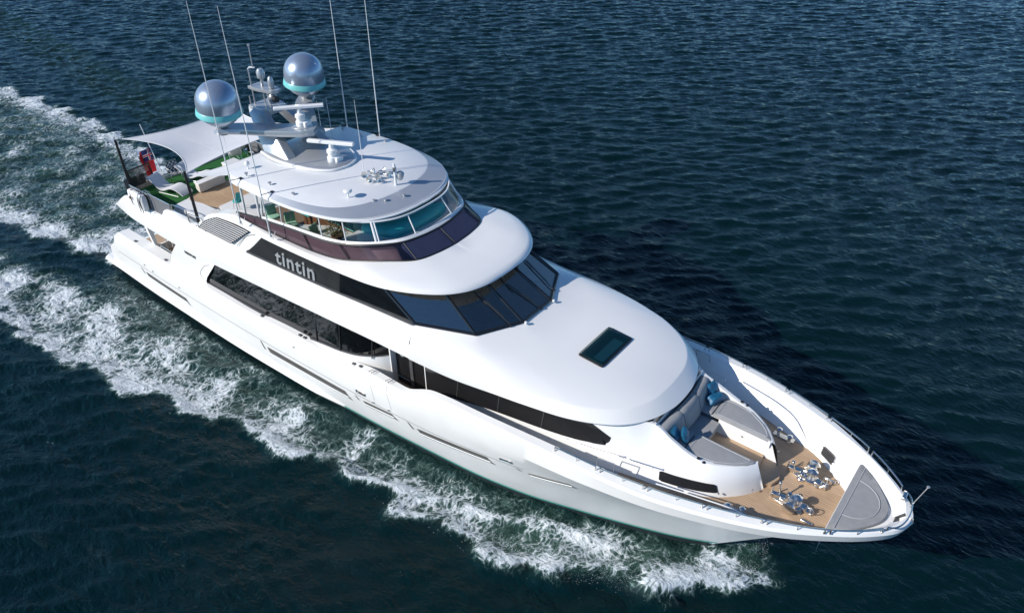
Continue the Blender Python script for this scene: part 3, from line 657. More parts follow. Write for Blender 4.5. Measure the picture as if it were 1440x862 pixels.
# interior seen through the windshield: helm console, bulkhead, floor
it = MB(); ins = [mm(A0), mm(B0), mm(C0), C0, B0, A0]
it.add([Vector((p.x-0.35, p.y*0.93, 6.45)) for p in ins]+[Vector((21.3, 2.8, 6.45)), Vector((21.3, -2.8, 6.45))], [tuple(range(8))])
it.grid([[(22.2, -2.9, 6.4), (22.2, 2.9, 6.4)], [(21.6, -2.9, 7.8), (21.6, 2.9, 7.8)]])
it.build('pilothouse_interior', DASH, ph)
cs = MB().slab([(24.2, -1.7), (25.35, -1.5), (25.75, -.6), (25.75, .6), (25.35, 1.5), (24.2, 1.7)], 6.45, 6.66, inset=.04); cs.build('helm_console', paint('console_grey', (0.30, 0.32, 0.34), 0.5), ph)
cm = MB()
for y in (-1.05, -.35, .35, 1.05): cm.box((24.5, y, 6.78), (0.06, 0.55, 0.34), Matrix.Rotation(R(-25), 3, 'Y'))
cm.build('console_screens', BLACK, ph)
for y in (-0.9, 0.9): 
    MB().box((23.3, y, 6.7), (0.6, 0.6, 0.5)).build('helm_seat', paint('seat_grey', (0.2, 0.2, 0.21), 0.6), ph, bevel=0.08)
# wipers
for i, (a0, a1, t0, t1, pr) in enumerate(((mm(B0), mm(C0), .72, .55, (mm(B1), mm(C1))), (mm(C0), C0, .62, .3, (mm(C1), C1)), (C0, B0, .35, .6, (C1, B1)))):
    p = a0.lerp(a1, t0); q = pr[0].lerp(pr[1], t1); e = p.lerp(q, 0.72); nrm = Vector((.45, 0, .9)).normalized()*0.06
    w = MB().tube([p+nrm, e+nrm], 0.016, 6).tube([p.lerp(e, .25)+nrm+Vector((0, .05, 0)), e+nrm+Vector((0, .05, 0))], 0.010, 5)
    w.tube([e+nrm*0.6-Vector((-.35, .03, .17)), e+nrm*.6+Vector((-.35, .03, .17))], 0.014, 6); w.box(p+nrm*.6, (.1, .1, .08)); w.build('wiper', BLACKM, frame)
for p in (C0, mm(C0), B0): MB().lathe([(0, 0), (.05, 0), (.05, .07), (0, .09)], p+Vector((.12, 0.0, 0.0)), 10).build('washer_light', WHITE, frame)

# white brow of the flybridge
E0 = half([(13.4, 3.1, 6.95), (15.6, 3.36, 7.20), (17.5, 3.42, 7.32), (19.36, 3.42, 7.42), (20.9, 3.43, 7.55), (21.9, 3.43, 7.68), (22.7, 3.36, 7.80), (23.58, 3.04, 7.85), (24.4, 2.5, 7.86), (24.93, 1.85, 7.86), (25.2, 1.1, 7.86), (25.27, 0.4, 7.86), (25.28, 0, 7.86)], 90)
Wn = half([(13.3, 2.95, 7.29), (15, 3.03, 7.34), (17, 3.05, 7.41), (18.5, 3.05, 7.52), (19.7, 2.98, 7.68), (20.7, 2.74, 7.88), (21.6, 2.35, 8.03), (22.46, 1.78, 8.13), (22.72, 0.9, 8.12), (22.78, 0, 8.1)], 90)
Vn = half([(13.2, 2.92, 7.42), (14.8, 3.0, 7.73), (17, 3.02, 8.02), (18.9, 2.98, 8.19), (20.1, 2.78, 8.36), (20.95, 2.4, 8.48), (21.7, 1.74, 8.55), (21.95, 0.8, 8.52), (22.0, 0, 8.5)], 90)
En = [p+Vector((-0.05*max(0, 1-p.y/3.4), -0.02*min(1, p.y), 0.07)) for p in E0]
Em = [a.lerp(b, 0.10)+Vector((0, 0, 0.115)) for a, b in zip(E0, Wn)]
Ek = [a.lerp(b, 0.3)+Vector((0, 0, 0.135)) for a, b in zip(E0, Wn)]
Ej = [a.lerp(b, 0.65)+Vector((0, 0, 0.07)) for a, b in zip(E0, Wn)]
Ei = [p+Vector((-0.55*max(0, min(1, (p.x-21)/3)), -0.45*min(1, p.y/0.6), -0.05)) for p in E0]
bw = MB().grid([full(Ei), full([p+Vector((-.04*max(0, min(1, (p.x-21)/3)), -.05*min(1, p.y/.6), -.01)) for p in E0]), full(E0), full(En), full(Em), full(Ek), full(Ej), full(Wn), full([p+Vector((0, -.04*min(1, p.y/.6), 0.0)) for p in Wn])])
bw.grid([full(Ei), [Vector((20, 0, 7.72))]*len(full(Ei))])
brow = bw.build('flybridge_brow', WHITE, ph, angle=50)

# tinted wind screen
fly = yacht
fW, fV = full(Wn), full(Vn)
def nearest(line, x, y): return min(range(len(line)), key=lambda i: (line[i].x-x)**2+(line[i].y-y)**2)
NW = len(fW)
marks = [0]
for x, y in ((15.6, -3.03), (18.1, -3.05), (20.1, -2.9), (22.46, -1.78), (22.78, 0), (22.46, 1.78), (20.1, 2.9), (18.1, 3.05), (15.6, 3.03)):
    marks.append(nearest(fW, x, y))
marks.append(NW-1)
for a, b in zip(marks, marks[1:]):
    MB().grid([[p+Vector((0, 0, 0.01)) for p in fW[a:b+1]], fV[a:b+1]]).build('tinted_screen', G_PURPLE, fly)
sf = MB().tube([p+Vector((0, 0, 0.005)) for p in fW], 0.035, 6).tube(fV, 0.04, 6)
for m in marks[1:-1]: sf.tube([fW[m], fV[m]], 0.028, 6)
sf.build('screen_frame', BLACKM, fly)
# coaming behind the tinted screen and white shelf / console
Cn = [p+Vector((-0.75*max(0, min(1, (p.x-19.5)/2.5)), -0.12*min(1, p.y/.6), 0.0)) for p in Wn]
Cv = [p+Vector((-0.02, -0.05*min(1, p.y/.6), 0.03)) for p in Vn]
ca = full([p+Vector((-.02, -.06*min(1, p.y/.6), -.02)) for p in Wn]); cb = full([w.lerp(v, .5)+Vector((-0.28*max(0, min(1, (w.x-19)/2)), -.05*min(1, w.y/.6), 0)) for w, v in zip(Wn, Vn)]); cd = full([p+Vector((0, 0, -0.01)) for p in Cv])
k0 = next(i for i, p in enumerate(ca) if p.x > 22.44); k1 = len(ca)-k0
MB().grid([ca[:k0], cb[:k0], cd[:k0]]).build('screen_coaming', paint('coaming_painted_dim', (0.13, 0.11, 0.12), 0.4), fly)  # same coaming all round; sides coloured darker to tone down the sunlight there
MB().grid([ca[k1-1:], cb[k1-1:], cd[k1-1:]]).build('screen_coaming', bpy.data.materials['coaming_painted_dim'], fly)
MB().grid([ca[k0-1:k1], cb[k0-1:k1], cd[k0-1:k1]]).build('screen_coaming', paint('coaming_painted_lit', (0.85, 0.66, 0.62), 0.4), fly)  # front lightened in its colour to make up for the hardtop's shade
Qn = half([(15.06, 2.92, 7.84), (17.14, 2.93, 8.1), (19.2, 2.86, 8.3), (20.1, 2.66, 8.42), (20.9, 2.28, 8.52), (21.55, 1.6, 8.58), (21.75, 0.8, 8.56), (21.8, 0, 8.55)], 80)
Tn = half([(15.3, 2.95, 8.84), (17.3, 2.95, 9.02), (19.1, 2.80, 9.12), (19.95, 2.52, 9.16), (20.6, 2.10, 9.17), (21.1, 1.45, 9.18), (21.3, 0.75, 9.18), (21.34, 0, 9.18)], 80)
Vr = [Vn[min(range(90), key=lambda k: abs(Vn[k].x-q.x)+abs(Vn[k].y-q.y))] for q in Qn]
MB().grid([full(Vr), full([v.lerp(q, .6)+Vector((0, 0, .05)) for v, q in zip(Vr, Qn)]), full(Qn), full([p+Vector((-.06, -.06*min(1, p.y/.6), 0)) for p in Qn])]).build('glass_sill', WHITE, fly)
fQ, fT = full(Qn), full(Tn)
gm = [0]
for x, y in ((16.4, -2.93), (18.7, -2.9), (19.85, -2.74), (20.95, -2.25), (21.72, -.93), (21.72, .93), (20.95, 2.25), (18.7, 2.9), (16.4, 2.93)): gm.append(nearest(fQ, x, y))
gm.append(len(fQ)-1)
for a, b in zip(gm, gm[1:]): MB().grid([fQ[a:b+1], fT[a:b+1]]).build('enclosure_pane', G_CLEAR, fly)
gf = MB().tube(fQ, 0.03, 6).tube(fT, 0.035, 6)
for k, m in enumerate(gm[:-1]):
    r_ = 0.045 if k in (0, 4, 7) else 0.026
    gf.tube([fQ[m], fT[m]], r_, 8)
    if k == 4: gf.tube([fQ[m+1], fT[m+1]], 0.03, 8)
gf.tube([fQ[-1], fT[-1]], 0.045, 8)
gf.build('enclosure_frame', WHITE, fly)
# floor, shelf, furniture under the hardtop
MB().grid([[(10.6, -2.85, 6.66), (10.6, 2.85, 6.66)], [(20.6, -2.4, 6.70), (20.6, 2.4, 6.70)]]).build('flybridge_floor', DECKW, fly) if False else None
MB().slab([(12.9, -2.75), (20.4, -2.6), (20.4, 2.6), (12.9, 2.75)], 6.5, 6.66).build('flybridge_floor', paint('fly_teak', (0.2, 0.13, 0.08), 0.6), fly)
shf = [p for p in full([p+Vector((-.06, -.05*min(1, p.y/.6), -0.03)) for p in Qn]) if p.x > 19.55]
MB().add([(p.x, p.y, 8.40) for p in shf]+[(p.x, p.y, 8.28) for p in shf], [tuple(range(len(shf)))]).build('forward_shelf', WHITE, fly)
MB().grid([[(shf[0].x, shf[0].y, 6.66), (shf[-1].x, shf[-1].y, 6.66)], [(shf[0].x, shf[0].y, 8.4), (shf[-1].x, shf[-1].y, 8.4)]]).build('console_front', WOODD, fly)

# hardtop
H0 = half([(13.38, 0.0, 9.0), (13.4, 2.4, 9.0), (13.55, 3.05, 9.0), (14.2, 3.2, 9.03), (16, 3.28, 9.10), (17.8, 3.24, 9.16), (19.0, 3.02, 9.18), (19.9, 2.66, 9.18), (20.55, 2.12, 9.17), (20.97, 1.3, 9.16), (21.12, 0.5, 9.16), (21.13, 0, 9.16)], 110)
H1 = half([(13.3, 0.0, 9.30), (13.32, 2.4, 9.30), (13.5, 2.98, 9.29), (14.2, 3.08, 9.31), (16, 3.12, 9.38), (17.6, 3.02, 9.42), (18.6, 2.76, 9.42), (19.25, 2.38, 9.42), (19.72, 1.75, 9.42), (19.97, 1.0, 9.42), (20.06, 0.4, 9.42), (20.06, 0, 9.42)], 110)
Hm = [a.lerp(b, 0.12)+Vector((0.02*(p_ := 1), 0.02*min(1, a.y), 0.075)) for a, b in zip(H0, H1)]
Hm2 = [a.lerp(b, 0.45)+Vector((0, 0, 0.05)) for a, b in zip(H0, H1)]
hb_ = MB().grid([full([Vector((p.x*.96+.68, p.y*.92, p.z-.03)) for p in H0]), full(H0), full([a+Vector((0, 0, .05)) for a in H0]), full(Hm), full(Hm2), full(H1)])
hard = hb_.build('hardtop', WHITE, yacht, angle=40)
fz = MB().grid([full([p+Vector((0, 0, 0.0)) for p in H0[30:]]), ]) if False else None
pnl = MB(); f1 = full(H1); pnl.grid([f1, [Vector((17+(p.x-17)*.985, p.y*.985, p.z+.022)) for p in f1], [Vector((17+(p.x-17)*.5, p.y*.5, 9.47+(p.x-17)*.008)) for p in f1], [Vector((17, 0, 9.49))]*len(f1)])
pnl.build('hardtop_panel', HTOP, hard, angle=30)
# silver outer slope of the front of the hardtop
rg = MB(); idx = [i for i, p in enumerate(full(H0)) if p.x > 16.5]
sel = lambda L: [full(L)[i]+Vector((0, 0, 0.006)) for i in idx]
rg.grid([sel([a.lerp(b, 0.10)+Vector((0.02, 0.02*min(1, a.y), 0.07)) for a, b in zip(H0, H1)]), sel(Hm2), sel(H1)]); rg.build('hardtop_slope', HRING, hard, angle=40)
MB().grid([full([Vector((p.x*.96+.68, p.y*.92, p.z-.03)) for p in H0]), [Vector((17.3, 0, 9.1))]*len(full(H0))]).build('hardtop_lining', paint('headliner', (0.5, 0.5, 0.48), 0.6), hard)
for s in (-1, 1):
    for x in (13.9, 14.9): MB().tube([(x-.2, s*2.85, 6.7), (x, s*2.9, 9.05)], 0.05, 10).build('hardtop_post', WHITE, hard)
# raised plinth that carries the mast and second radar
pb = [(13.3, 1.25), (14.2, 1.38), (15.2, 1.32), (16.2, 1.08), (16.9, .62), (17.1, 0)]
ph_ = smooth_poly([(x, y, 0) for x, y in pb], 40)
plo = [(p.x, -p.y) for p in ph_]+[(p.x, p.y) for p in reversed(ph_[:-1])]
MB().slab(plo, 9.40, 9.60, inset=0.10).build('mast_plinth', SILVER, hard, angle=40)
pr2 = [(p[0]*.99+.15, p[1]*.97) for p in plo]
MB().tube([(x, y, 9.53) for x, y in plo], 0.055, 8, closed=False).build('plinth_coaming', WHITE, hard)

# ================================================================== mast, domes, radars
mast = yacht
for s in (-1, 1):
    leg = MB(); th_ = 0.30
    sec = [(9.5, 13.5, 15.1, 1.24, .82), (10.0, 12.98, 14.4, 1.06, .66), (10.4, 12.55, 13.80, .88, .50), (10.72, 12.15, 13.25, .72, .40), (10.95, 11.98, 13.0, .60, .28), (11.02, 12.1, 12.8, .5, .3)]
    leg.grid([[(xa, s*yo, z), (xb-.15, s*yo, z), (xb, s*(yo-.06), z), (xb, s*yi, z), (xa, s*yi, z), (xa, s*yo, z)] for z, xa, xb, yo, yi in sec])
    leg.build('mast_leg', SILVER, mast, angle=30, bevel=0.03)
cp = MB()
cp.slab([(11.98, -.56), (12.2, -.62), (12.9, -.55), (13.05, -.35), (13.05, .35), (12.9, .55), (12.2, .62), (11.98, .56)], 10.74, 11.02, inset=.06).build('mast_crosspiece', SILVER, mast, angle=40)
# boomerang wing that carries the first radar (apex) and the two domes (tips)
wing = MB()
wc = smooth_poly([(14.9, 0, 10.46), (14.35, 0.45, 10.47), (13.6, 1.0, 10.48), (12.95, 1.45, 10.50), (12.5, 1.85, 10.52), (12.25, 2.2, 10.56)], 40)
rw = []
for i, p in enumerate(wc):
    t = i/39; wd = 0.52*(1-t)+0.40*t; a = p+Vector((wd*.50, wd*.62, 0)); b = p-Vector((wd*.60, wd*.62, 0)); b.y = max(0.0, b.y); hh = 0.26-0.06*t
    if i == 0: a = p+Vector((.42, 0, 0)); b = p-Vector((.5, 0, 0))
    rw.append([a+Vector((0, 0, -hh/2)), a+Vector((.03, .02 if i else 0, 0)), a+Vector((0, 0, hh/2)), b+Vector((0, 0, hh/2)), b-Vector((.03, 0, 0)), b+Vector((0, 0, -hh/2)), a+Vector((0, 0, -hh/2))])
wing.grid(rw).both()
wing.build('mast_wing', SILVER, mast, angle=35)
MB().lathe([(0, 0), (.36, 0), (.42, .05), (.44, .18), (.40, .25), (0, .26)], (14.62, 0, 10.36), 28).build('radar_platform', SILVER, mast, angle=40)
def dome(s):
    d = MB(); prof = [(0.0, 0.24), (0.26, 0.25), (0.48, 0.36), (0.68, 0.54), (0.80, 0.72)]
    prof += [(0.845, 0.86), (0.845, 1.25)]
    for k in range(1, 13):
        a = math.pi/2*k/12; prof.append((0.845*math.cos(a) if k < 12 else 0.0, 1.25+0.80*math.sin(a)))
    o = d.lathe([(r, z) for r, z in prof], (12.25, s*2.13, 10.50), 48, Matrix.Rotation(R(7), 3, 'Y')).build('satellite_dome', DOMES, mast, angle=35)
    ax = Matrix.Rotation(R(7), 3, 'Y')
    MB().lathe([(0.78, 0.72), (0.885, 0.74), (0.905, 0.77), (0.865, 0.97), (0.85, 0.985), (0.80, 0.98)], (12.25, s*2.13, 10.50), 48, ax).build('dome_band', TEALB, o, angle=35)
    MB().lathe([(0.34, -0.08), (0.24, 0.0), (0.22, 0.15), (0.30, 0.27)], (12.25, s*2.13, 10.50), 20, ax).build('dome_neck', SILVER, o)
for s in (-1, 1): dome(s)
def radar(c, L, ang, base):
    o = MB().lathe([(.21, 0), (.22, .04), (.22, .18), (.17, .22), (.17, .34), (.21, .37), (.20, .48), (.10, .54), (.08, .74), (0, .75)], c, 22).build('radar_pedestal', WHITE, mast, angle=35)
    MB().box(Vector(c)+Vector((.18, .1, .1)), (.3, .34, .2)).build('radar_gearbox', WHITE, o, bevel=.03)
    m3 = Matrix.Rotation(ang, 3, 'Z'); rws = []
    for u in (-.5, -.49, .49, .5):
        k = 0.8 if abs(u) == .5 else 1
        rws.append([Vector(c)+Vector((0, 0, .78))+m3 @ Vector((u*L, y*k, z*k)) for y, z in ((-.09, -.055), (.09, -.055), (.11, 0), (.08, .06), (-.05, .07), (-.10, .03))])
    b = MB().grid(rws, close=True); k = len(b.v)
    b.f.append(tuple(range(6))); b.f.append(tuple(range(k-6, k))); b.build('radar_scanner', WHITE, o, angle=30)
radar((14.60, 0.0, 10.60), 1.95, R(50), 0)
radar((16.35, -0.05, 9.58), 1.95, R(26), 0)
# sensor tree on top
st = MB()
for x, y in ((12.12, -.33), (12.25, .25), (12.55, -.12), (12.68, .02), (12.6, .2)): st.tube([(x, y, 10.95), (x, y, 11.72 if x > 12.2 else 12.45)], 0.03, 8)
st.tube([(12.12, -.33, 12.45), (12.2, -.3, 12.55), (12.4, -.2, 12.55)], .045, 8)
st.build('sensor_pole', SILVER, mast)
MB().slab([(11.98, -.42), (12.5, -.42), (13.3, -.25), (13.4, 0), (13.3, .22), (12.5, .3), (11.98, .3)], 11.66, 11.78, inset=.02).build('sensor_platform', SILVER, mast)
MB().tube([(12.5, -.08, 11.78), (12.55, -.08, 12.1)], .06, 10).lathe([(.10, 0), (.16, .05), (.17, .28), (.11, .40), (0, .42)], (12.55, -.08, 12.1), 18).build('anchor_light', SILVER, mast)
MB().lathe([(.07, 0), (.12, .05), (.13, .3), (.08, .46), (.04, .5), (0, .52)], (13.05, -.02, 11.78), 16).build('gps_antenna', SILVER, mast)
o = MB().lathe([(.12, 0), (.16, .08), (.16, .3), (.1, .38), (0, .4)], (13.1, -.1, 11.22), 16).build('thermal_camera', SILVER, mast)
MB().lathe([(0, 0), (.13, 0), (.13, .2), (0, .22)], (13.25, -.14, 11.42), 14, Matrix.Rotation(R(80), 3, 'Y')).build('camera_lens', BLACKM, o)
MB().tube([(12.35, -.25, 12.55), (12.42, -.28, 13.45)], 0.022, 6).lathe([(.05, 0), (.06, .08), (0, .1)], (12.42, -.28, 13.42), 10).build('mast_head_pole', SILVER, mast)
MB().tube([(12.0, -.45, 11.0), (12.0, -.45, 11.35)], .03, 6).tube([(12.75, .35, 11.0), (12.75, .35, 11.3)], .03, 6).build('short_antenna', SILVER, mast)
MB().tube([(13.0, -.95, 10.36), (13.0, -.95, 10.52)], .035, 8).lathe([(.06, 0), (.06, .08), (0, .1)], (13.0, -.95, 10.5), 10).build('mast_light', SILVER, mast)

# whip antennas
def whip(x, y, z0, z1, rake=0.0, holder=None):
    o = MB().tube([(x, y, z0), (x, y, z0+0.5), (x+rake*.35, y, z0+(z1-z0)*.4), (x+rake, y, z1)], [.034, .030, .022, .009], 8).build('whip_antenna', WHITE, yacht)
    if holder:
        b = MB().tube([(x, y, holder[2]), holder], 0.016, 6).tube([holder, (holder[0]+.05, holder[1], holder[2]-.35), ], .010, 5).box(holder, (.12, .10, .05)); b.build('antenna_bracket', BLACKM, o)
        f = MB().tube([(x, y, z0), (x+.05, y, z0-.02)], .06, 8).tube([(x, y, z0+.05), (x+.18, y-.02*(1 if y < 0 else -1), z0-.05), (x+.2, y+.12*(1 if y < 0 else -1), z0+.25)], .012, 5); f.build('antenna_foot', CHROME, o)
whip(14.19, -3.42, 7.5, 16.0, 0.0, (14.35, -3.05, 9.36)); whip(16.24, -3.47, 7.62, 16.15, -.15, (16.35, -3.07, 9.42))
whip(13.35, 3.30, 7.55, 15.6, 0.0, (13.5, 2.95, 9.33)); whip(15.44, 3.33, 7.62, 15.9, 0.0, (15.6, 3.05, 9.4))
for x, y, z0, z1 in ((13.9, 1.95, 9.36, 11.0), (13.2, 1.97, 9.33, 10.7), (18.08, 0.0, 9.47, 12.45)):
    MB().tube([(x, y, z0), (x, y, z0+(z1-z0)*.5), (x-.03, y, z1)], [.018, .013, .006], 6).build('vhf_antenna', WHITE, yacht)

# fittings on the hardtop
hn = MB(); rx = lambda a: Matrix.Rotation(R(90), 3, 'Y')
for k, (x, y, dx) in enumerate(((18.45, .20, 40), (18.42, -.28, -30), (18.85, -.42, -15), (18.85, .02, 10), (18.72, .52, 60), (19.15, .36, 20), (19.12, -.2, -10))):
    o = MB().lathe([(.025, -.26), (.03, -.14), (.05, -.07), (.12, .0), (.125, .01), (.09, -.02), (.0, -.04)], (x, y, 9.66), 16, Matrix.Rotation(R(dx), 3, 'Z') @ Matrix.Rotation(R(85), 3, 'Y')).tube([(x-.1, y-.1*math.sin(R(dx)), 9.44), (x-.1, y-.1*math.sin(R(dx)), 9.65)], .03, 6).build('air_horn', CHROME, yacht)
o = MB().tube([(19.68, .15, 9.42), (19.68, .15, 10.35)], .05, 10).build('light_mast', WHITE, yacht)
MB().lathe([(.0, 0), (.12, 0), (.14, .06), (.14, .26), (.06, .32), (0, .33)], (19.72, .33, 9.68), 16, Matrix.Rotation(R(20), 3, 'Y')).build('search_light', SILVER, o)
MB().box((19.68, .15, 10.1), (.08, .14, .18)).build('camera_head', DGREY, o, bevel=.02)
MB().lathe([(.05, 0), (.03, .06), (.03, .24), (.15, .27), (.17, .32), (.13, .37), (0, .39)], (19.03, -1.66, 9.42), 20).build('satellite_puck', WHITE, hard)
MB().lathe([(.04, 0), (.03, .04), (.03, .14)] + [(.11*math.sin(math.pi*(1-k/8))+.0, .24-.11*math.cos(math.pi*k/8)) for k in range(1, 9)], (13.85, -2.35, 9.34), 18).build('ball_antenna', WHITE, hard)
o = MB().lathe([(.0, 0), (.10, 0), (.13, .12), (.20, .30), (.28, .42), (.26, .40), (0, .3)], (13.75, 1.15, 9.72), 22, Matrix.Rotation(R(80), 3, 'Y')).build('loud_hailer', SILVER, yacht)
MB().tube([(13.9, 1.15, 9.4), (13.9, 1.15, 9.65)], .05, 8).build('hailer_foot', SILVER, o)
for x, y in ((15.8, -2.75), (14.4, -2.8), (17.2, -2.75), (15.1, 2.6), (16.4, 2.75), (14.0, 2.5), (20.2, -.9), (20.45, -.2), (19.9, -1.2)):
    z = 9.42 if x < 19.8 else 9.36
    MB().lathe([(.035, 0), (.03, .07), (.07, .09), (.07, .13), (0, .14)], (x, y, z-.03), 12).build('deck_light', SILVER, hard)
# ================================================================== sun deck, rails, bow gear
SD = 5.60
sd = MB(); sd.slab([(4.35, -3.3), (10.3, -3.1), (13.0, -2.8), (13.0, 2.8), (10.3, 3.1), (4.35, 3.3)], 5.3, SD, inset=0.0)
sun_deck = sd.build('sun_deck', DECKW, yacht)
MB().slab([(6.95, -1.62), (7.62, -2.02), (9.05, -1.52), (9.55, .1), (9.6, 1.2), (9.2, 2.4), (6.95, 2.4)], SD, SD+.012).build('sun_deck_teak', TEAK, sun_deck)
MB().slab([(9.35, -1.55), (10.3, -1.9), (12.9, -2.3), (12.9, 2.3), (9.35, 2.3)], SD, 5.84, inset=.02).build('flybridge_step', GREYDECK, sun_deck)
MB().slab([(12.4, -2.4), (12.95, -2.4), (12.95, 2.4), (12.4, 2.4)], 5.84, 6.25).build('flybridge_step', WHITE, sun_deck)
MB().slab([(7.9, -2.95), (9.9, -2.85), (9.75, -1.95), (8.75, -2.0), (7.8, -2.25)], SD, 5.98, inset=.04).build('deck_locker', WHITE, sun_deck, angle=40)
MB().slab([(9.9, -2.9), (11.2, -2.85), (11.2, -2.0), (9.9, -1.95)], SD, 6.05, inset=.04).build('deck_locker', WHITE, sun_deck, angle=40)
MB().slab([(4.2, -3.25), (4.42, -3.25), (4.42, 3.25), (4.2, 3.25)], 5.4, 5.78, inset=.03).build('aft_coaming', WHITE, sun_deck)
MB().tube([(4.3, -3.2, 5.82), (4.3, 3.2, 5.82)], .05, 8).build('aft_rail', WHITE, sun_deck)
# pillars under the overhang, cockpit furniture
for s in (-1, 1):
    MB().grid([[(5.05, s*3.2, 2.9), (5.35, s*3.25, 2.9), (5.35, s*3.1, 2.9)], [(5.0, s*3.4, 4.6), (5.4, s*3.45, 4.6), (5.4, s*3.2, 4.6)]]).build('overhang_pillar', WHITE, yacht)
    for x in (5.9, 6.5):
        MB().tube([(x, s*2.9, 2.3), (x-.1, s*2.9, 4.55)], .022, 8).build('stanchion', CHROME, yacht)
    MB().tube([(6.0, s*3.3, 3.12), (6.05, s*3.3, 3.3), (7.5, s*3.34, 3.32), (7.6, s*3.34, 3.12)], .02, 6).build('cockpit_rail', CHROME, yacht)
MB().box((8.6, .6, 2.6), (.8, 2.4, .6)).build('cockpit_sofa', CREAM, yacht, bevel=.08)
# guard mesh and rails along the sun deck edge
def guard(pts, z0, z1):
    m = MB().grid([[(x, y, z0) for x, y in pts], [(x, y, z1) for x, y in pts]]); o = m.build('windbreak_panel', CANVAS, yacht)
    r = MB().tube([(x, y, z1) for x, y in pts], .02, 6)
    for x, y in pts: r.tube([(x, y, z0-.1), (x, y, z1)], .02, 6)
    r.build('panel_frame', CHROME, o)
for s in (-1, 1):
    guard([(5.0, s*3.38), (6.6, s*3.38)], 5.5, 6.3); guard([(6.65, s*3.38), (8.4, s*3.36)], 5.5, 6.36)
    guard([(4.35, s*3.3), (4.35, s*2.3)], 5.6, 6.3)
    for x0, x1 in ((8.5, 9.75), (9.85, 11.0)):
        p = [(x0, s*3.36, 5.9), (x0+.02, s*3.36, 6.3), (x0+.12, s*3.36, 6.42), (x1-.12, s*3.34, 6.50), (x1, s*3.34, 6.40), (x1, s*3.34, 5.9)]
        MB().tube(smooth_poly(p, 26), .022, 7).tube([(x0, s*3.36, 6.12), (x1, s*3.34, 6.16)], .014, 6).build('deck_rail', CHROME, yacht)
# bow rail, in segments with a stanchion pair at each break
yrl = pc([(29.5, 3.74), (31.6, 3.66), (33.2, 3.46), (34.83, 3.09), (36.39, 2.58), (37.89, 1.87), (39.12, 0.86), (39.42, .45), (39.5, 0)])
for s in (-1, 1):
    for x0, x1 in ((30.05, 31.52), (31.68, 33.05), (33.2, 34.75), (34.9, 36.32), (36.46, 37.82), (37.96, 39.05)):
        n = 14; p = []
        for i in range(n):
            x = x0+(x1-x0)*i/(n-1); p.append((x, s*yrl(x), zt(x)+.17))
        a, b = p[0], p[-1]
        m = MB().tube([(a[0]-.01, a[1], a[2]-.17), (a[0], a[1], a[2]-.03)]+p+[(b[0], b[1], b[2]-.03), (b[0]+.01, b[1], b[2]-.17)], .024, 8)
        m.tube([p[7], (p[7][0], p[7][1], p[7][2]-.17)], .014, 6)
        for e in (a, b): m.lathe([(.032, 0), (.032, .02), (0, .025)], (e[0], e[1], zt(e[0])), 10)
        m.build('bow_rail', CHROME, yacht)
p = [(39.15+.35*math.sin(math.pi*i/20), .80*math.cos(math.pi*i/20), zt(39)+.17) for i in range(21)]
MB().tube([(39.13, .82, zt(39)), ]+p+[(39.13, -.82, zt(39))], .024, 8).build('bow_rail', CHROME, yacht)
MB().tube([(39.42, .42, 5.4), (39.62, .46, 6.35)], .013, 8).lathe([(.015, 0), (.045, .02), (.045, .04), (0, .05)], (39.62, .46, 6.33), 10).build('jack_staff', SILVER, yacht)
MB().box((39.2, .62, 5.52), (.12, .3, .12)).build('bow_light', CHROME, yacht, bevel=.03)
for s in (-1, 1):                                   # handrails on the house side
    for x0, x1, z0, z1 in ((29.9, 31.75, 4.75, 5.02), (31.9, 32.85, 5.0, 5.10)):
        yy = lambda x: pc([(29.5, 2.88), (30.5, 2.84), (32, 2.62), (33.2, 2.46)])(x)+.05
        p = [(x0, s*(yy(x0)-.05), z0), (x0+.02, s*(yy(x0)), z0)]+[(x, s*yy(x), z0+(z1-z0)*(x-x0)/(x1-x0)) for x in frange(x0+.1, x1-.1, 8)]+[(x1, s*yy(x1), z1), (x1, s*(yy(x1)-.05), z1)]
        MB().tube(p, .02, 6).build('hand_rail', CHROME, yacht)
    MB().tube([(31.35, s*3.35, 4.9), (31.36, s*3.3, 5.22), (31.9, s*3.22, 5.25), (31.92, s*3.28, 4.95)], .018, 6).build('gate_rail', CHROME, yacht)
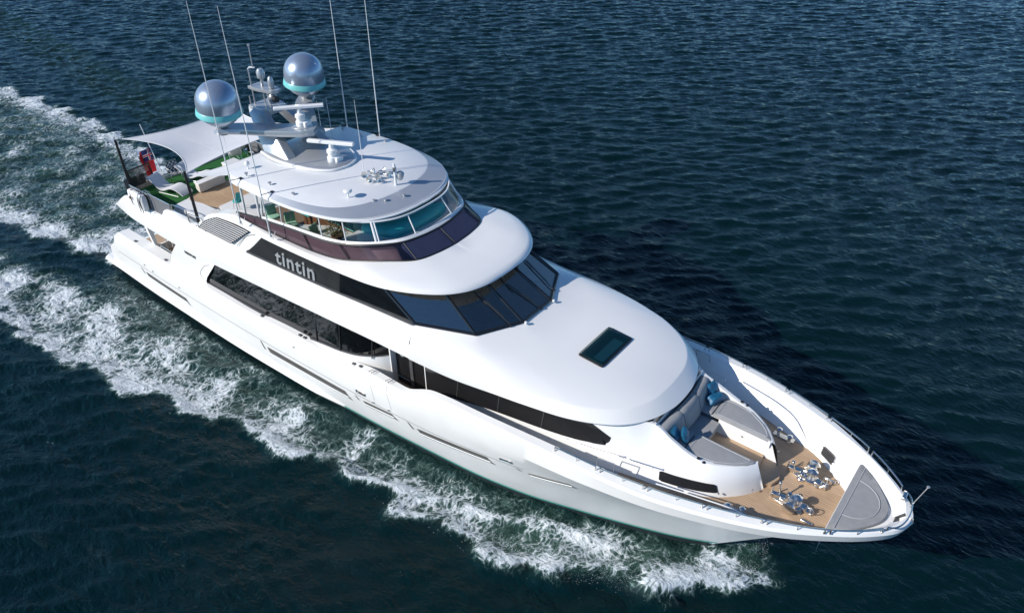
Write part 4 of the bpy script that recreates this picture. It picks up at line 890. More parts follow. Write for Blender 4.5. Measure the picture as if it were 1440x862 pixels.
# windlasses, bollards
for s in (-1, 1):
    o = MB().slab([(35.95, s*.72), (36.3, s*.82), (36.95, s*.86), (37.0, s*.45), (36.3, s*.52)], 4.385, 4.44, inset=.01).build('windlass', CHROME, yacht, bevel=.01)
    MB().lathe([(.22, 0), (.22, .08), (.15, .12), (.10, .22), (.11, .30), (.15, .34), (.15, .37), (.10, .40), (.05, .44), (0, .45)], (36.72, s*.64, 4.44), 26).build('capstan', CHROME, o, angle=30)
    MB().lathe([(.09, -.22), (.2, -.2), (.2, -.12), (.12, -.08), (.12, .02), (.2, .06), (.2, .14), (.1, .16)], (36.62, s*.92, 4.62), 18, Matrix.Rotation(R(90), 3, 'X')).build('chain_wheel', CHROME, o, angle=30)
    MB().box((36.2, s*.66, 4.52), (.42, .14, .16), Matrix.Rotation(R(8), 3, 'Z')).tube([(36.2, s*.6, 4.6), (36.12, s*.52, 4.92)], .025, 7).lathe([(0, 0), (.05, .0), (.05, .06), (0, .07)], (36.12, s*.52, 4.9), 10).build('chain_stopper', CHROME, o, bevel=.02)
    MB().box((36.4, s*.74, 4.50), (.3, .08, .12)).box((36.95, s*.60, 4.5), (.2, .22, .12)).lathe([(.14, 0), (.12, .05), (.05, .08), (.05, .2), (.09, .22), (0, .24)], (36.46, s*.5, 4.44), 16).build('windlass_gear', CHROME, o, bevel=.02)
    MB().tube([(35.95, s*.70, 4.46), (35.98, s*.62, 4.75)], .022, 6).tube([(36.05, s*.78, 4.46), (36.02, s*.86, 4.68)], .022, 6).build('brake_lever', CHROME, o)
    h = MB(); h.tube([(37.15+.12*math.cos(2*math.pi*k/16), s*.72, 4.6+.12*math.sin(2*math.pi*k/16)) for k in range(16)], .015, 5, closed=True).tube([(37.15, s*.72, 4.6), (37.15, s*.55, 4.55), (37.05, s*.5, 4.45)], .03, 6).box((37.1, s*.6, 4.46), (.25, .2, .1)); h.build('brake_wheel', CHROME, o)
    b = MB()
    for x in (35.15, 35.55):
        b.lathe([(.08, 0), (.06, .04), (.05, .16), (.09, .19), (.09, .22), (.05, .25), (0, .26)], (x, s*(yin(x)-.22), 4.39), 16)
    b.box((35.35, s*(yin(35.35)-.22), 4.41), (.7, .2, .04)); b.build('bollard', CHROME, yacht, angle=30)
    MB().box((37.2, s*1.0, 4.42), (.35, .08, .06)).build('deck_chock', CHROME, yacht, bevel=.02)

# ================================================================== loose things on board
def pad(outline, z0, z1, name, label, cat, group=None, mat=CUSH, piping=True):
    o = MB().slab(outline, z0, z1, inset=.05, crown=.015).build(name, mat, None, angle=45); tag(o, label, cat, group)
    if piping:
        cx = sum(p[0] for p in outline)/len(outline); cy = sum(p[1] for p in outline)/len(outline)
        MB().tube([(cx+(x-cx)*.86, cy+(y-cy)*.84, z1+.008) for x, y in outline], .013, 5, closed=True).build('piping', CUSHD, o)
    return o
def rounded(pts, n=56): return [(p.x, p.y) for p in smooth_poly([(x, y, 0) for x, y in pts], n, closed=True)]
po = [(33.32, .56), (34.3, .57), (35.26, .56), (35.3, .60), (35.12, .86), (34.88, 1.08), (34.32, 1.42), (33.72, 1.52), (33.34, 1.5), (33.3, 1.45)]
fine = lambda P: [(p.x, p.y) for p in resample([(x, y, 0) for x, y in P+[P[0]]], 60)[:-1]]
pad(fine([(x, -y) for x, y in po]), 5.18, 5.31, 'sun_pad', 'grey quarter-round sun pad nearest the camera on the bow lounge, starboard side', 'cushion', 'sun pads of the bow lounge')
pad(fine(po), 5.18, 5.31, 'sun_pad', 'grey quarter-round sun pad on the far port side of the bow lounge', 'cushion', 'sun pads of the bow lounge')
pad(fine([(32.78, -.55), (33.6, -.55), (33.63, 0), (33.6, .55), (32.78, .55)]), 4.93, 5.06, 'seat_cushion', 'grey middle seat cushion between the two sun pads at the bow', 'cushion', piping=False)
for s, nm in ((-1, 'grey corner seat cushion under the two upright blue pillows'), (1, 'grey corner seat cushion under the far pair of blue pillows')):
    pad(fine([(32.75, s*.57), (33.28, s*.57), (33.28, s*1.5), (32.7, s*1.52)]), 5.18, 5.29, 'seat_cushion', nm, 'cushion', 'corner seat cushions', piping=False)
for (y0, y1, nm) in ((-1.52, -.53, 'grey backrest cushion at the starboard end of the bow sofa'), (-.50, .50, 'grey backrest cushion in the middle of the bow sofa'), (.53, 1.52, 'grey backrest cushion at the far port end of the bow sofa')):
    m = MB(); rw = []
    for k in range(9):
        t = k/8; y = y0+(y1-y0)*t; xo = .14*(1-(y/1.6)**2); ez = .03 if k in (0, 8) else 0
        rw.append([(32.42+xo, y, 5.05), (32.80+xo-ez, y, 5.07), (32.84+xo-ez, y, 5.2), (32.66+xo-ez, y, 5.72), (32.60+xo, y, 5.80-ez), (32.48+xo, y, 5.84-ez), (32.36+xo, y, 5.80)])
    m.grid(rw); n7 = 7; m.f.append(tuple(range(7))); m.f.append(tuple(range(len(m.v)-7, len(m.v))))
    tag(m.build('backrest_cushion', CUSH, None, angle=50), nm, 'cushion', 'backrest cushions of the bow sofa')
def pillow(loc, rot, size, label, roll=False):
    n = 12; m = MB(); a = []; b = []
    for i in range(n+1):
        ra = []; rb = []
        for j in range(n+1):
            u = 2*i/n-1; v = 2*j/n-1; h = (1-u**4)*(1-v**4); k = 1-.10*(1-abs(u)*abs(v))*(abs(u)**6+abs(v)**6)
            px, py = u*k*size[0]/2, v*k*size[1]/2
            ra.append((px, py, size[2]/2*h**.6+.012*math.sin(5*u+3*v))); rb.append((px, py, -size[2]/2*h**.6))
        a.append(ra); b.append(rb)
    m.grid(a).grid(b); o = m.build('throw_pillow', PILLOW, None, angle=60, merge=.002); o.location = loc; o.rotation_euler = [R(q) for q in rot]
    tag(o, label, 'pillow', 'blue pillows on the bow sofa'); return o
pillow((32.86, -1.22, 5.52), (0, 64, 12), (.46, .44, .2), 'blue pillow leaning on the sofa back, aftmost of the near starboard pair')
pillow((33.12, -1.05, 5.50), (0, 72, 24), (.46, .42, .22), 'blue pillow standing in front of its twin, forward one of the near starboard pair')
pillow((32.86, 1.36, 5.56), (0, 55, -14), (.48, .48, .18), 'blue square pillow with raised corners, aft one of the far port pair')
pillow((33.10, 1.12, 5.44), (0, 20, -22), (.34, .66, .3), 'long blue bolster pillow lying in front of the far square pillow')
bo = [(37.78, -1.56), (38.2, -1.28), (38.62, -.82), (38.92, -.38), (39.0, 0), (38.92, .38), (38.62, .82), (38.2, 1.28), (37.78, 1.56)]
bp_ = fine([(p.x, p.y) for p in smooth_poly([(x, y, 0) for x, y in bo], 40)])
o = pad(bp_, 5.06, 5.15, 'bow_pad', 'grey rounded triangular pad with circular seam in the point of the bow', 'cushion', piping=False)
MB().tube([(37.98+(.78*math.sin(math.pi*k/24)), .78*math.cos(math.pi*k/24), 5.172) for k in range(25)], .013, 5).tube([(37.96, -1.38, 5.168), (37.96, 1.38, 5.168)], .012, 5).build('seam', CUSHD, o)

# shade sails over the sun deck
PA, PB = Vector((4.85, 3.29, 8.43)), Vector((10.46, 3.27, 8.5))
sail = thing('shade_sail', 'big pale four-cornered shade sail stretched over the aft sun deck', 'awning', (0, 0, 0))
cnr = [mm(PA)+Vector((.12, .28, -.02)), mm(PB)+Vector((-.1, .12, -.03)), PB+Vector((-.1, -.12, -.03)), PA+Vector((.12, -.28, -.02))]
rw = []; n = 24
for i in range(n+1):
    u = i/n; r_ = []
    for j in range(n+1):
        v = j/n
        p = (cnr[0]*(1-u)+cnr[1]*u)*(1-v)+(cnr[3]*(1-u)+cnr[2]*u)*v
        su, sv = 4*u*(1-u), 4*v*(1-v)
        p.y += .85*su*(1-v)**2-.85*su*v**2                 # scalloped side edges
        p.x += .75*sv*(1-u)**2-.38*sv*u**2
        p.z += -.30*su*sv+.10*(u-.5)*(v-.5)*4*.6
        r_.append(p)
    rw.append(r_)
MB().grid(rw).build('sail_cloth', SAIL, sail, angle=60)
hm = MB()
for q in (8, 16): hm.tube([r[q]+Vector((0, 0, .004)) for r in rw], .010, 4)
hm.build('seam', CUSHD, sail); hm = MB()
for e in (rw[0], rw[-1], [r[0] for r in rw], [r[-1] for r in rw]): hm.tube(e, .018, 5)
hm.build('hem', SAIL, sail)
for p in (mm(PA), mm(PB), PA, PB):
    q = MB().tube([(p.x+.02, p.y, SD), p+Vector((0, 0, .06))], [.075, .055], 12); q.build('carbon_pole', BLACKM, sail)
sm = thing('shade_sail', 'smaller pale shade sail joining the hardtop edge to the forward black poles', 'awning', (0, 0, 0))
rw = []
for i in range(25):
    v = i/24; y = -3.2+6.4*v; sv = 4*v*(1-v); r_ = []
    for j in range(9):
        u = j/8; ye = (3.05*(2*v-1)); xa = 10.62+1.5*sv**.7; r_.append((xa+(13.4-xa)*u, y*(1-u)+ye*u, 8.46+(9.2-8.46)*(u)-.05*math.sin(math.pi*u)+.45*sv*(1-u)))
    rw.append(r_)
MB().grid(rw).build('sail_cloth', SAIL, sm, angle=60)
MB().tube([r[0] for r in rw], .02, 5).build('hem', SAIL, sm)

# turf, loungers, chairs, lockers, flags
t_ = MB().slab([(4.46, -3.2), (7.6, -3.0), (6.93, -1.55), (6.93, 3.1), (4.46, 3.2)], SD, SD+.03).build('turf_carpet', TURF, None)
tag(t_, 'bright green artificial turf carpet laid on the aft sun deck', 'carpet')
def chaise(loc, rz, label):
    t = thing('sun_lounger', label, 'sun lounger', loc, 'white curved sun loungers', rz)
    pf = smooth_poly([(-.95, 0, .72), (-.78, 0, .62), (-.35, 0, .26), (-.05, 0, .24), (.35, 0, .40), (.62, 0, .42), (.95, 0, .30), (1.15, 0, .16)], 30)
    MB().grid([[p+Vector((0, -.34, 0)) for p in pf], [p+Vector((0, .34, 0)) for p in pf], [p+Vector((0, .34, -.05)) for p in pf], [p+Vector((0, -.34, -.05)) for p in pf], [p+Vector((0, -.34, 0)) for p in pf]]).build('lounger_shell', CREAM if False else SAIL, t, angle=50)
    for y in (-.28, .28):
        MB().tube([(-.6, y, .42), (-.5, y, .02), (.8, y, .02), (.75, y, .36)], .022, 6).build('lounger_leg', SILVER, t)
    return t
chaise((5.85, -1.95, SD+.03), R(14), 'white curved sun lounger on green turf beside the starboard windbreak')
chaise((5.7, -0.35, SD+.03), R(20), 'white curved sun lounger half hidden below the big shade sail')
def folding_chair(loc, rz, label, seatmat):
    t = thing('folding_chair', label, 'chair', loc, 'folding chairs on the aft deck', rz)
    MB().grid([[(-.24, -.26, .92), (-.24, .26, .92)], [(-.14, -.26, .5), (-.14, .26, .5)], [(-.05, -.26, .42), (-.05, .26, .42)], [(.42, -.26, .45), (.42, .26, .45)]]).build('webbing', seatmat, t, angle=50)
    for y in (-.28, .28):
        MB().tube([(-.26, y, .96), (-.06, y, .4), (.30, y, .02)], .016, 6).build('back_tube', CHROME, t)
        MB().tube([(.44, y, .46), (-.20, y, .02)], .016, 6).build('leg_tube', CHROME, t)
        MB().tube([(-.18, y, .66), (.32, y, .66), (.34, y, .42)], .018, 6).build('arm_rest', FWHITE, t)
    MB().tube([(-.26, -.28, .96), (-.26, .28, .96)], .016, 6).tube([(.44, -.28, .46), (.44, .28, .46)], .016, 6).build('cross_tube', CHROME, t)
    return t
folding_chair((4.95, -1.05, SD+.03), R(-8), 'folding chair with black and white plaid webbing beside the red flag', PLAID)
folding_chair((5.7, 2.0, SD+.03), R(160), 'cream folding chair, nearer one of two by the far port rail', CREAM)
folding_chair((5.2, 2.6, SD+.03), R(185), 'cream folding chair, farther one of two by the far port rail', CREAM)
bx = thing('turf_bench', 'long low cream storage bench at the edge between turf and teak', 'bench', (6.98, -.42, SD+.03))
MB().box((0, 0, .22), (.34, 1.42, .42)).build('bench_body', CREAM, bx, bevel=.02)
MB().box((0, 0, .45), (.40, 1.48, .05)).build('bench_lid', FWHITE, bx, bevel=.015)
bx = thing('beige_pouffe', 'square beige padded stool under the forward edge of the big shade sail', 'stool', (6.3, 1.35, SD+.03))
MB().box((0, 0, .2), (.75, .75, .38)).build('stool_base', CREAM, bx, bevel=.04); MB().box((0, 0, .43), (.78, .78, .09)).build('stool_cushion', SAIL, bx, bevel=.035)
ch = thing('deck_chair', 'small teal rounded chair standing alone on the grey step by the teak', 'chair', (10.35, -1.15, 5.84), None, R(200))
MB().lathe([(.20, .40), (.22, .42), (.22, .46), (.0, .48)], (0, 0, 0), 20).build('seat', TEAL, ch)
m = MB(); m.grid([[(-.20+.05*math.cos(a), .24*math.sin(a), .46+.0*k) for a in frange(-1.35, 1.35, 9)] if k == 0 else [(-.24*math.cos(a)*1.0-.03*k, .24*math.sin(a), .46+.17*k) for a in frange(-1.2, 1.2, 9)] for k in range(4)])
m.build('backrest', TEAL, ch)
for x, y in ((.13, .13), (.13, -.13), (-.13, .13), (-.13, -.13)): MB().tube([(x, y, .42), (x*1.3, y*1.3, 0)], .014, 6).build('leg', CHROME, ch)
rf = thing('life_raft', 'white covered life raft strapped in a steel cradle on the starboard deck edge', 'life raft', (6.0, -3.62, 5.62))
m = MB(); rws = []
for k, u in enumerate((-.62, -.60, -.5, -.17, .17, .5, .60, .62)):
    q = .86 if k in (0, 7) else (.96 if k in (1, 6) else 1)
    rws.append([(u, .13*q*math.copysign(abs(math.cos(a))**.5, math.cos(a)), .30+.42*q*math.copysign(abs(math.sin(a))**.6, math.sin(a))) for a in frange(0, 2*math.pi, 21)[:-1]])
m.grid(rws, close=True); m.f.append(tuple(range(20))); m.f.append(tuple(range(len(m.v)-20, len(m.v)))); m.build('raft_case', FWHITE, rf, angle=40)
for u in (-.36, .36): MB().tube([(u, .15*math.cos(a), .30+.44*math.sin(a)) for a in frange(0, 2*math.pi, 21)[:-1]], .018, 5, closed=True).build('strap', DGREY, rf)
for u in (.5, .72): MB().tube(smooth_poly([(u, .3, -.1), (u, .3, .75), (u, .15, .88), (u, -.1, .86), (u, -.24, .6), (u, -.24, -.05)], 24), .020, 6).build('cradle_tube', CHROME, rf)
MB().lathe([(.0, 0), (.07, 0), (.07, .03), (0, .04)], (-.28, -.2, .42), 14, Matrix.Rotation(R(90), 3, 'X')).build('release_gear', WOODD, rf)
# black framed clear windbreak beside the aft pole
wb = thing('windbreak_screen', 'black framed see-through windbreak screen beside the aft black pole', 'screen', (4.7, -2.6, SD))
MB().tube([(0, -.55, .1), (0, -.55, 1.22), (0, .55, 1.26), (0, .58, .35)], .05, 6).build('screen_rim', BLACKM, wb)
MB().grid([[(0, -.52, .12), (0, .55, .12)], [(0, -.52, 1.2), (0, .55, 1.24)]]).build('screen_mesh', glass('smoked_film', (.35, .33, .33), .05), wb)
# red ensign on its staff at the stern
en = thing('ensign_flag', 'red ensign with union canton hanging from a staff at the stern rail', 'flag', (3.75, -1.35, 5.6))
MB().tube([(.6, 0, 0), (-.05, -.1, 2.75)], .022, 8).build('flag_staff', FWHITE, en)
def wave_grid(u0, u1, v0, v1, n=14):
    out = []
    for i in range(n+1):
        r_ = []
        for j in range(n+1):
            u = u0+(u1-u0)*i/n; v = v0+(v1-v0)*j/n        # u along the fly, v down the hoist
            r_.append((.10-.30*u*.6+.14*math.sin(7*u+2.4*v), -.08-.62*u*(1-.35*v)+.05*math.sin(9*u), 1.66-1.35*v-.42*u+.05*math.sin(5*u+v)))
        out.append(r_)
    return out
MB().grid(wave_grid(0, 1, 0, 1)).build('flag_field', RED, en, angle=60)
dx = lambda P, o: [[(x+o, y-.012, z) for x, y, z in r] for r in P]
MB().grid(dx(wave_grid(0, .52, 0, .48), .012)).grid(dx(wave_grid(0, .52, 0, .48), -.012)).build('flag_canton', NAVY, en, angle=60)
cr_ = MB()
for a in (.02, -.02):
    cr_.grid(dx(wave_grid(0, .52, .19, .29, 6), a)).grid(dx(wave_grid(.22, .30, 0, .48, 6), a))
cr_.build('flag_cross', FWHITE, en, angle=60)
cr_ = MB()
for a in (.028, -.028):
    cr_.grid(dx(wave_grid(0, .52, .215, .265, 6), a)).grid(dx(wave_grid(.24, .28, 0, .48, 6), a))
cr_.build('flag_inner_cross', RED, en, angle=60)
cf = thing('courtesy_flag', 'tiny red and navy courtesy flag on a halyard below the near dome', 'flag', (12.2, -2.1, 9.55))
MB().tube([(0, 0, 0-.2), (-.05, .0, .95)], .006, 5).build('halyard', FWHITE, cf)
MB().grid([[(-.04, 0, .85), (.10, -.08, .80)], [(-.02, .0, .55), (.16, -.10, .42)]]).build('flag_field', NAVY, cf)
MB().grid([[(-.035, -.01, .78), (.11, -.09, .72)], [(-.03, -.01, .70), (.13, -.095, .62)]]).grid([[(-.028, -.01, .64), (.14, -.1, .55)], [(-.022, -.01, .57), (.155, -.1, .46)]]).build('flag_stripe', RED, cf)

# flybridge furniture behind the clear panes
def stool(x, y, label):
    t = thing('bar_stool', label, 'stool', (x, y, 6.66), 'pale green stools inside the flybridge', R(rnd.uniform(-30, 30)))
    MB().box((0, 0, .62), (.46, .46, .12)).build('seat', LGREEN, t, bevel=.05)
    MB().box((-.22, 0, .88), (.08, .44, .40), Matrix.Rotation(R(-8), 3, 'Y')).build('backrest', LGREEN, t, bevel=.03)
    MB().tube([(0, 0, 0), (0, 0, .6)], .03, 8).lathe([(.2, 0), (.2, .02), (0, .03)], (0, 0, 0), 16).build('stem', CHROME, t)
stool(14.5, -2.05, 'pale green stool behind the aftmost side pane of the flybridge')
stool(15.6, -2.0, 'pale green stool behind the second side pane from aft')
stool(17.2, -1.95, 'pale green stool behind the third side pane, nearest the plants')
br = thing('bar_counter', 'dark wooden bar counter with teal front inside the flybridge', 'bar', (16.9, -.9, 6.66))
MB().box((0, 0, .5), (3.2, .6, 1.0)).build('bar_body', WOODD, br); MB().box((0, -.02, 1.03), (3.4, .8, .06)).build('bar_top', TEAL, br, bevel=.02)
MB().box((0.5, .3, 1.3), (.5, .3, .45)).build('bar_sink', FWHITE, br, bevel=.03)
MB().slab([(15.2, -2.75), (17.9, -2.75), (17.9, -2.3), (15.2, -2.3)], 8.72, 8.86).build('rolled_blind', TEAL, hard)
fp = thing('potted_plants', 'dry tawny pot plant standing behind the clear side pane', 'plant', (18.75, -2.2, 6.66))
MB().lathe([(.18, 0), (.26, .5), (.22, .5), (.2, .4), (0, .4)], (0, 0, .9), 18).box((0, 0, .45), (.5, .5, .9)).build('plant_pot', WOODD, fp)
lf = MB()
for k in range(260):
    a = rnd.uniform(0, 6.28); r_ = rnd.uniform(.02, .42); z = 1.4+rnd.uniform(0, .55); d = Vector((math.cos(a), math.sin(a), rnd.uniform(-.3, .8))).normalized()
    c = Vector((r_*math.cos(a), r_*math.sin(a), z)); w = d.cross(Vector((0, 0, 1))).normalized()*.03; L = d*rnd.uniform(.1, .2)
    lf.add([c-w, c+w, c+L], [(0, 1, 2)])
lf.build('plant_leaves', LEAFY, fp, flat=True)
hp = thing('console_cover', 'large glossy teal fitted cover over the helm console behind the front panes', 'cover', (20.55, -.1, 8.40))
m = MB(); ol = rounded([(-.95, -1.55), (0.1, -1.6), (.62, -1.25), (.78, -.3), (.78, .9), (.45, 1.5), (-.5, 1.6), (-.95, 1.3)], 48)
m.slab(ol, 0, .34, inset=.26, crown=.06); m.build('cover_cloth', TEAL, hp, angle=60)
sc = thing('helm_screen', 'black upright instrument screen beside the teal console cover', 'screen', (20.9, 1.25, 8.42))
MB().box((0, 0, .3), (.1, .62, .5), Matrix.Rotation(R(-25), 3, 'Y')).build('screen_panel', BLACK, sc, bevel=.02); MB().box((-.05, 0, .06), (.25, .3, .1)).build('screen_foot', BLACKM, sc)
hc = thing('helm_chair', 'dark wooden backed helm chair in the shade beneath the hardtop', 'chair', (18.6, -.3, 6.66))
MB().box((0, 0, .62), (.6, .6, .16)).build('seat', WOODD, hc, bevel=.05); MB().box((-.28, 0, 1.05), (.12, .6, .8)).build('backrest', WOODD, hc, bevel=.05); MB().tube([(0, 0, 0), (0, 0, .6)], .07, 10).build('pedestal', CHROME, hc)
# ================================================================== water
nrng = np.random.default_rng(11)
def axis(a, b, fine, far, grow=1.16):
    mid = list(np.arange(a, b, fine)); lo = []; x = a; s = fine
    while x > -far: s *= grow; x -= s; lo.append(x)
    hi = []; x = mid[-1]; s = fine
    while x < far: s *= grow; x += s; hi.append(x)
    return np.array(lo[::-1]+mid+hi)
xs = axis(-68, 52, 0.19, 2500); ys = axis(-20, 92, 0.19, 2500)
X, Y = np.meshgrid(xs, ys, indexing='ij')
Z = np.zeros_like(X)
near = np.clip((190-np.hypot(X-15, Y-10))/70, 0, 1)*np.clip((X+86)/16, 0, 1)*np.clip((112-Y)/16, 0, 1)
WD = math.atan2(-0.80, 0.60)                             # wind sea runs towards the camera
for k in range(90):
    lam = 0.55*(6.5**(nrng.random()**1.6)); th = WD+nrng.normal(0, .34); kk = 2*math.pi/lam
    amp = 0.0052*lam**0.75*(0.6+0.8*nrng.random())*(0.42 if lam > 1.8 else 1)
    ph0 = nrng.random()*6.283
    p = kk*(X*math.cos(th)+Y*math.sin(th))+ph0
    Z += near*amp*(np.sin(p)+0.22*np.sin(2*p+.6))
# --- wake: envelopes in the boat frame
def pl(pts):
    a = np.array(pts, float); return lambda x: np.interp(x, a[:, 0], a[:, 1])
o_edge = pl([(-60, 16.5), (-20, 12.5), (-8, 10.8), (0, 9.75), (3.8, 9.85), (6.8, 9.5), (9.8, 8.8), (13.3, 8.05), (16.2, 7.2), (18.3, 7.05), (21.2, 6.2), (23.2, 6.0), (25, 5.9), (28.2, 5.6), (30, 5.1), (32, 4.3), (33.7, 3.2), (35.2, 2.0), (36.4, 1.1), (37.4, 0.2), (38, -.6)])
i_edge = pl([(-60, 12.5), (-20, 8.6), (-7, 6.5), (-3, 6.0), (2.5, 5.1), (8.4, 4.4), (12, 4.6), (15, 4.0), (18.5, 3.7), (21, 3.3), (23.5, 3.0), (27, 2.5), (30, 1.7), (33, .6), (36, -1)])
def fnoise(x, y, sc, sd):
    r_ = np.random.default_rng(sd); out = np.zeros_like(x); a = 1.0; tot = 0
    for o in range(4):
        for m in range(5):
            t = r_.random()*6.283; q = 2*math.pi*(1.7**o)/sc*(0.7+.6*r_.random())
            out += a*np.sin(q*(x*math.cos(t)+y*math.sin(t))+r_.random()*6.283+1.3*np.sin(.37*q*(x*math.sin(t)-y*math.cos(t))))/2.2
        tot += a; a *= .62
    return out/tot
hullw_ = np.array([ywl(min(max(x, .7), 34.6)) if .6 < x < 34.7 else 0 for x in xs])[:, None]
win = (np.abs(X-5) < 75) & (np.abs(Y) < 60)
Yw = np.where(Y < 0, -Y, Y); sgn = np.where(Y < 0, 1.0, -1.0)
nz1 = fnoise(X, Y, 3.2, 3); nz2 = fnoise(X, Y, 1.4, 5)
d_out = o_edge(X)+0.55*nz1+.25*nz2-Yw; d_in = Yw-(i_edge(X)+0.35*nz2)
sm = lambda v, a, b: (lambda t: t*t*(3-2*t))(np.clip((v-a)/(b-a), 0, 1))
side = sm(d_out, -.22, .60)*sm(d_in, -.7, .9)*sm(37.6-X, 0, 1.2)
age = np.clip((36-X)/40, 0, 2.4)
# stronger along the outer breaking crest, lacier inside and with age
crest = np.exp(-((d_out-.35)/.5)**2)
c2 = pl([(-60, 20), (14, 7.6), (18, 6.7), (22.2, 5.75), (24, 5.17), (26, 4.4), (27.5, 3.97), (29.2, 3.15), (31.4, 2.3), (33.5, 1.2), (35, 0.2)])
d_c2 = c2(X)+.25*nz1+.1*nz2-Yw
crest2 = np.exp(-(d_c2/.32)**2)*sm(X, 15, 19)*sm(32.5-X, 0, 2.5)
nz3 = fnoise(X*.8, Y*.5, 2.2, 21)
core = sm(d_in, .0, 1.9)
boost = np.interp(X, [-20, 0, 10, 16, 24, 28, 33], [.62, .74, .71, .64, .60, .65, .74])
dens = side*(boost*(.55+.45*core)+0.24*crest+0.18*nz1+.24*nz3-.03)
dens = np.where(X > 20, dens-.13*side*sm(-d_c2, 0, .5)*sm(33-X, 0, 3)*(1-crest)-.10*side*sm(d_c2, .5, 1.2)*sm(33-X, 0, 2), dens)+.30*crest2*side
inner = sm(Yw-hullw_, .10, .5)*sm(i_edge(X)+1.6-Yw, 0, 1.2)*sm(34.5-X, 0, 2)*sm(X+1, 0, 3)
dens = np.maximum(dens, inner*(.43+.12*nz3+.06*nz1))
dens *= np.where(Y > 0, .55, 1)*np.where((Y > 0) & (X < 14), np.clip((X-4)/10, .25, 1), 1)
port = (Y > 0)
# stern wash
hw = pl([(-60, 4.4), (-40, 5.2), (-20, 6.4), (-12, 6.0), (-6, 4.9), (-1, 3.9), (.6, 3.6), (1.0, 0)])(X)
dd = hw+0.6*nz1+.3*nz2-np.abs(Y)
wash = sm(dd, -.1, .6)*sm(.9-X, 0, .5)
wd = wash*(0.43+0.38*np.exp(-((dd-.9)/1.0)**2)+0.20*nz1+.14*nz3+0.32*np.exp(-((X+.8)/2.2)**2))
foam = np.maximum(dens, wd)
foam += 0.16*sm(fnoise(X, Y, 9, 8)*1.1, .75, 1.0)*near*(X < 2)*(Y > 5)
foam = np.clip(foam, 0, 1)
# aerated pale green water in the wash and in the bow wave
aer = np.clip(wash*(.55+.35*nz1)+1.0*side*np.exp(-((X-31.5)/3.4)**2)*np.exp(-((d_out-1.2)/.9)**2)+.25*side, 0, 1)
# wave relief of the wake
Z += 0.10*side*nz2+0.13*wash*nz1+.06*wash*nz2
Z += 0.30*crest*sm(36.4-X, 0, 3)*np.clip(1.15-(36-X)/34, .15, 1)*np.clip(1+.5*nz1, .3, 1.6)*sm(np.abs(Y), 0, .7)
Z += 0.38*np.exp(-((d_out-.9)/.8)**2)*np.exp(-((X-32.4)/3.0)**2)*sm(np.abs(Y), 0, .7)+.20*crest2*side
sw = Yw-i_edge(X)*.9                                      # the trough along the hull, divergent waves outside
Z += np.where(X < 34, 0.10*np.sin((d_out*-1.0)*1.35+.4)*np.exp(-np.abs(d_out)/7)*sm(34-X, 0, 6), 0)
# keep the water out of the hull
hullw = np.array([ywl(min(max(x, .7), 34.6)) if .6 < x < 34.7 else 0 for x in xs])[:, None]
inside = (np.abs(Y) < hullw-0.35)
Z = np.where(inside, -0.6, Z)
nx, ny = X.shape
vs = np.stack([X, Y, Z], -1).reshape(-1, 3)
i = np.arange(nx-1)[:, None]*ny+np.arange(ny-1)[None, :]
fs = np.stack([i, i+ny, i+ny+1, i+1], -1).reshape(-1, 4)
me = bpy.data.meshes.new('water'); me.vertices.add(len(vs)); me.vertices.foreach_set('co', vs.ravel().astype(np.float32))
me.loops.add(fs.size); me.loops.foreach_set('vertex_index', fs.ravel().astype(np.int32))
me.polygons.add(len(fs)); me.polygons.foreach_set('loop_start', (np.arange(len(fs))*4).astype(np.int32)); me.polygons.foreach_set('loop_total', np.full(len(fs), 4, np.int32))
me.polygons.foreach_set('use_smooth', np.ones(len(fs), bool)); me.update(); me.validate()
for nm, A in (('foam', foam), ('aerated', aer), ('unresolved', 1-near)):
    at = me.attributes.new(nm, 'FLOAT', 'POINT'); at.data.foreach_set('value', A.ravel().astype(np.float32))
water = bpy.data.objects.new('water', me); COL.objects.link(water); water['kind'] = 'structure'; water['label'] = 'dark blue green sea with wind ripples and a foaming wake'

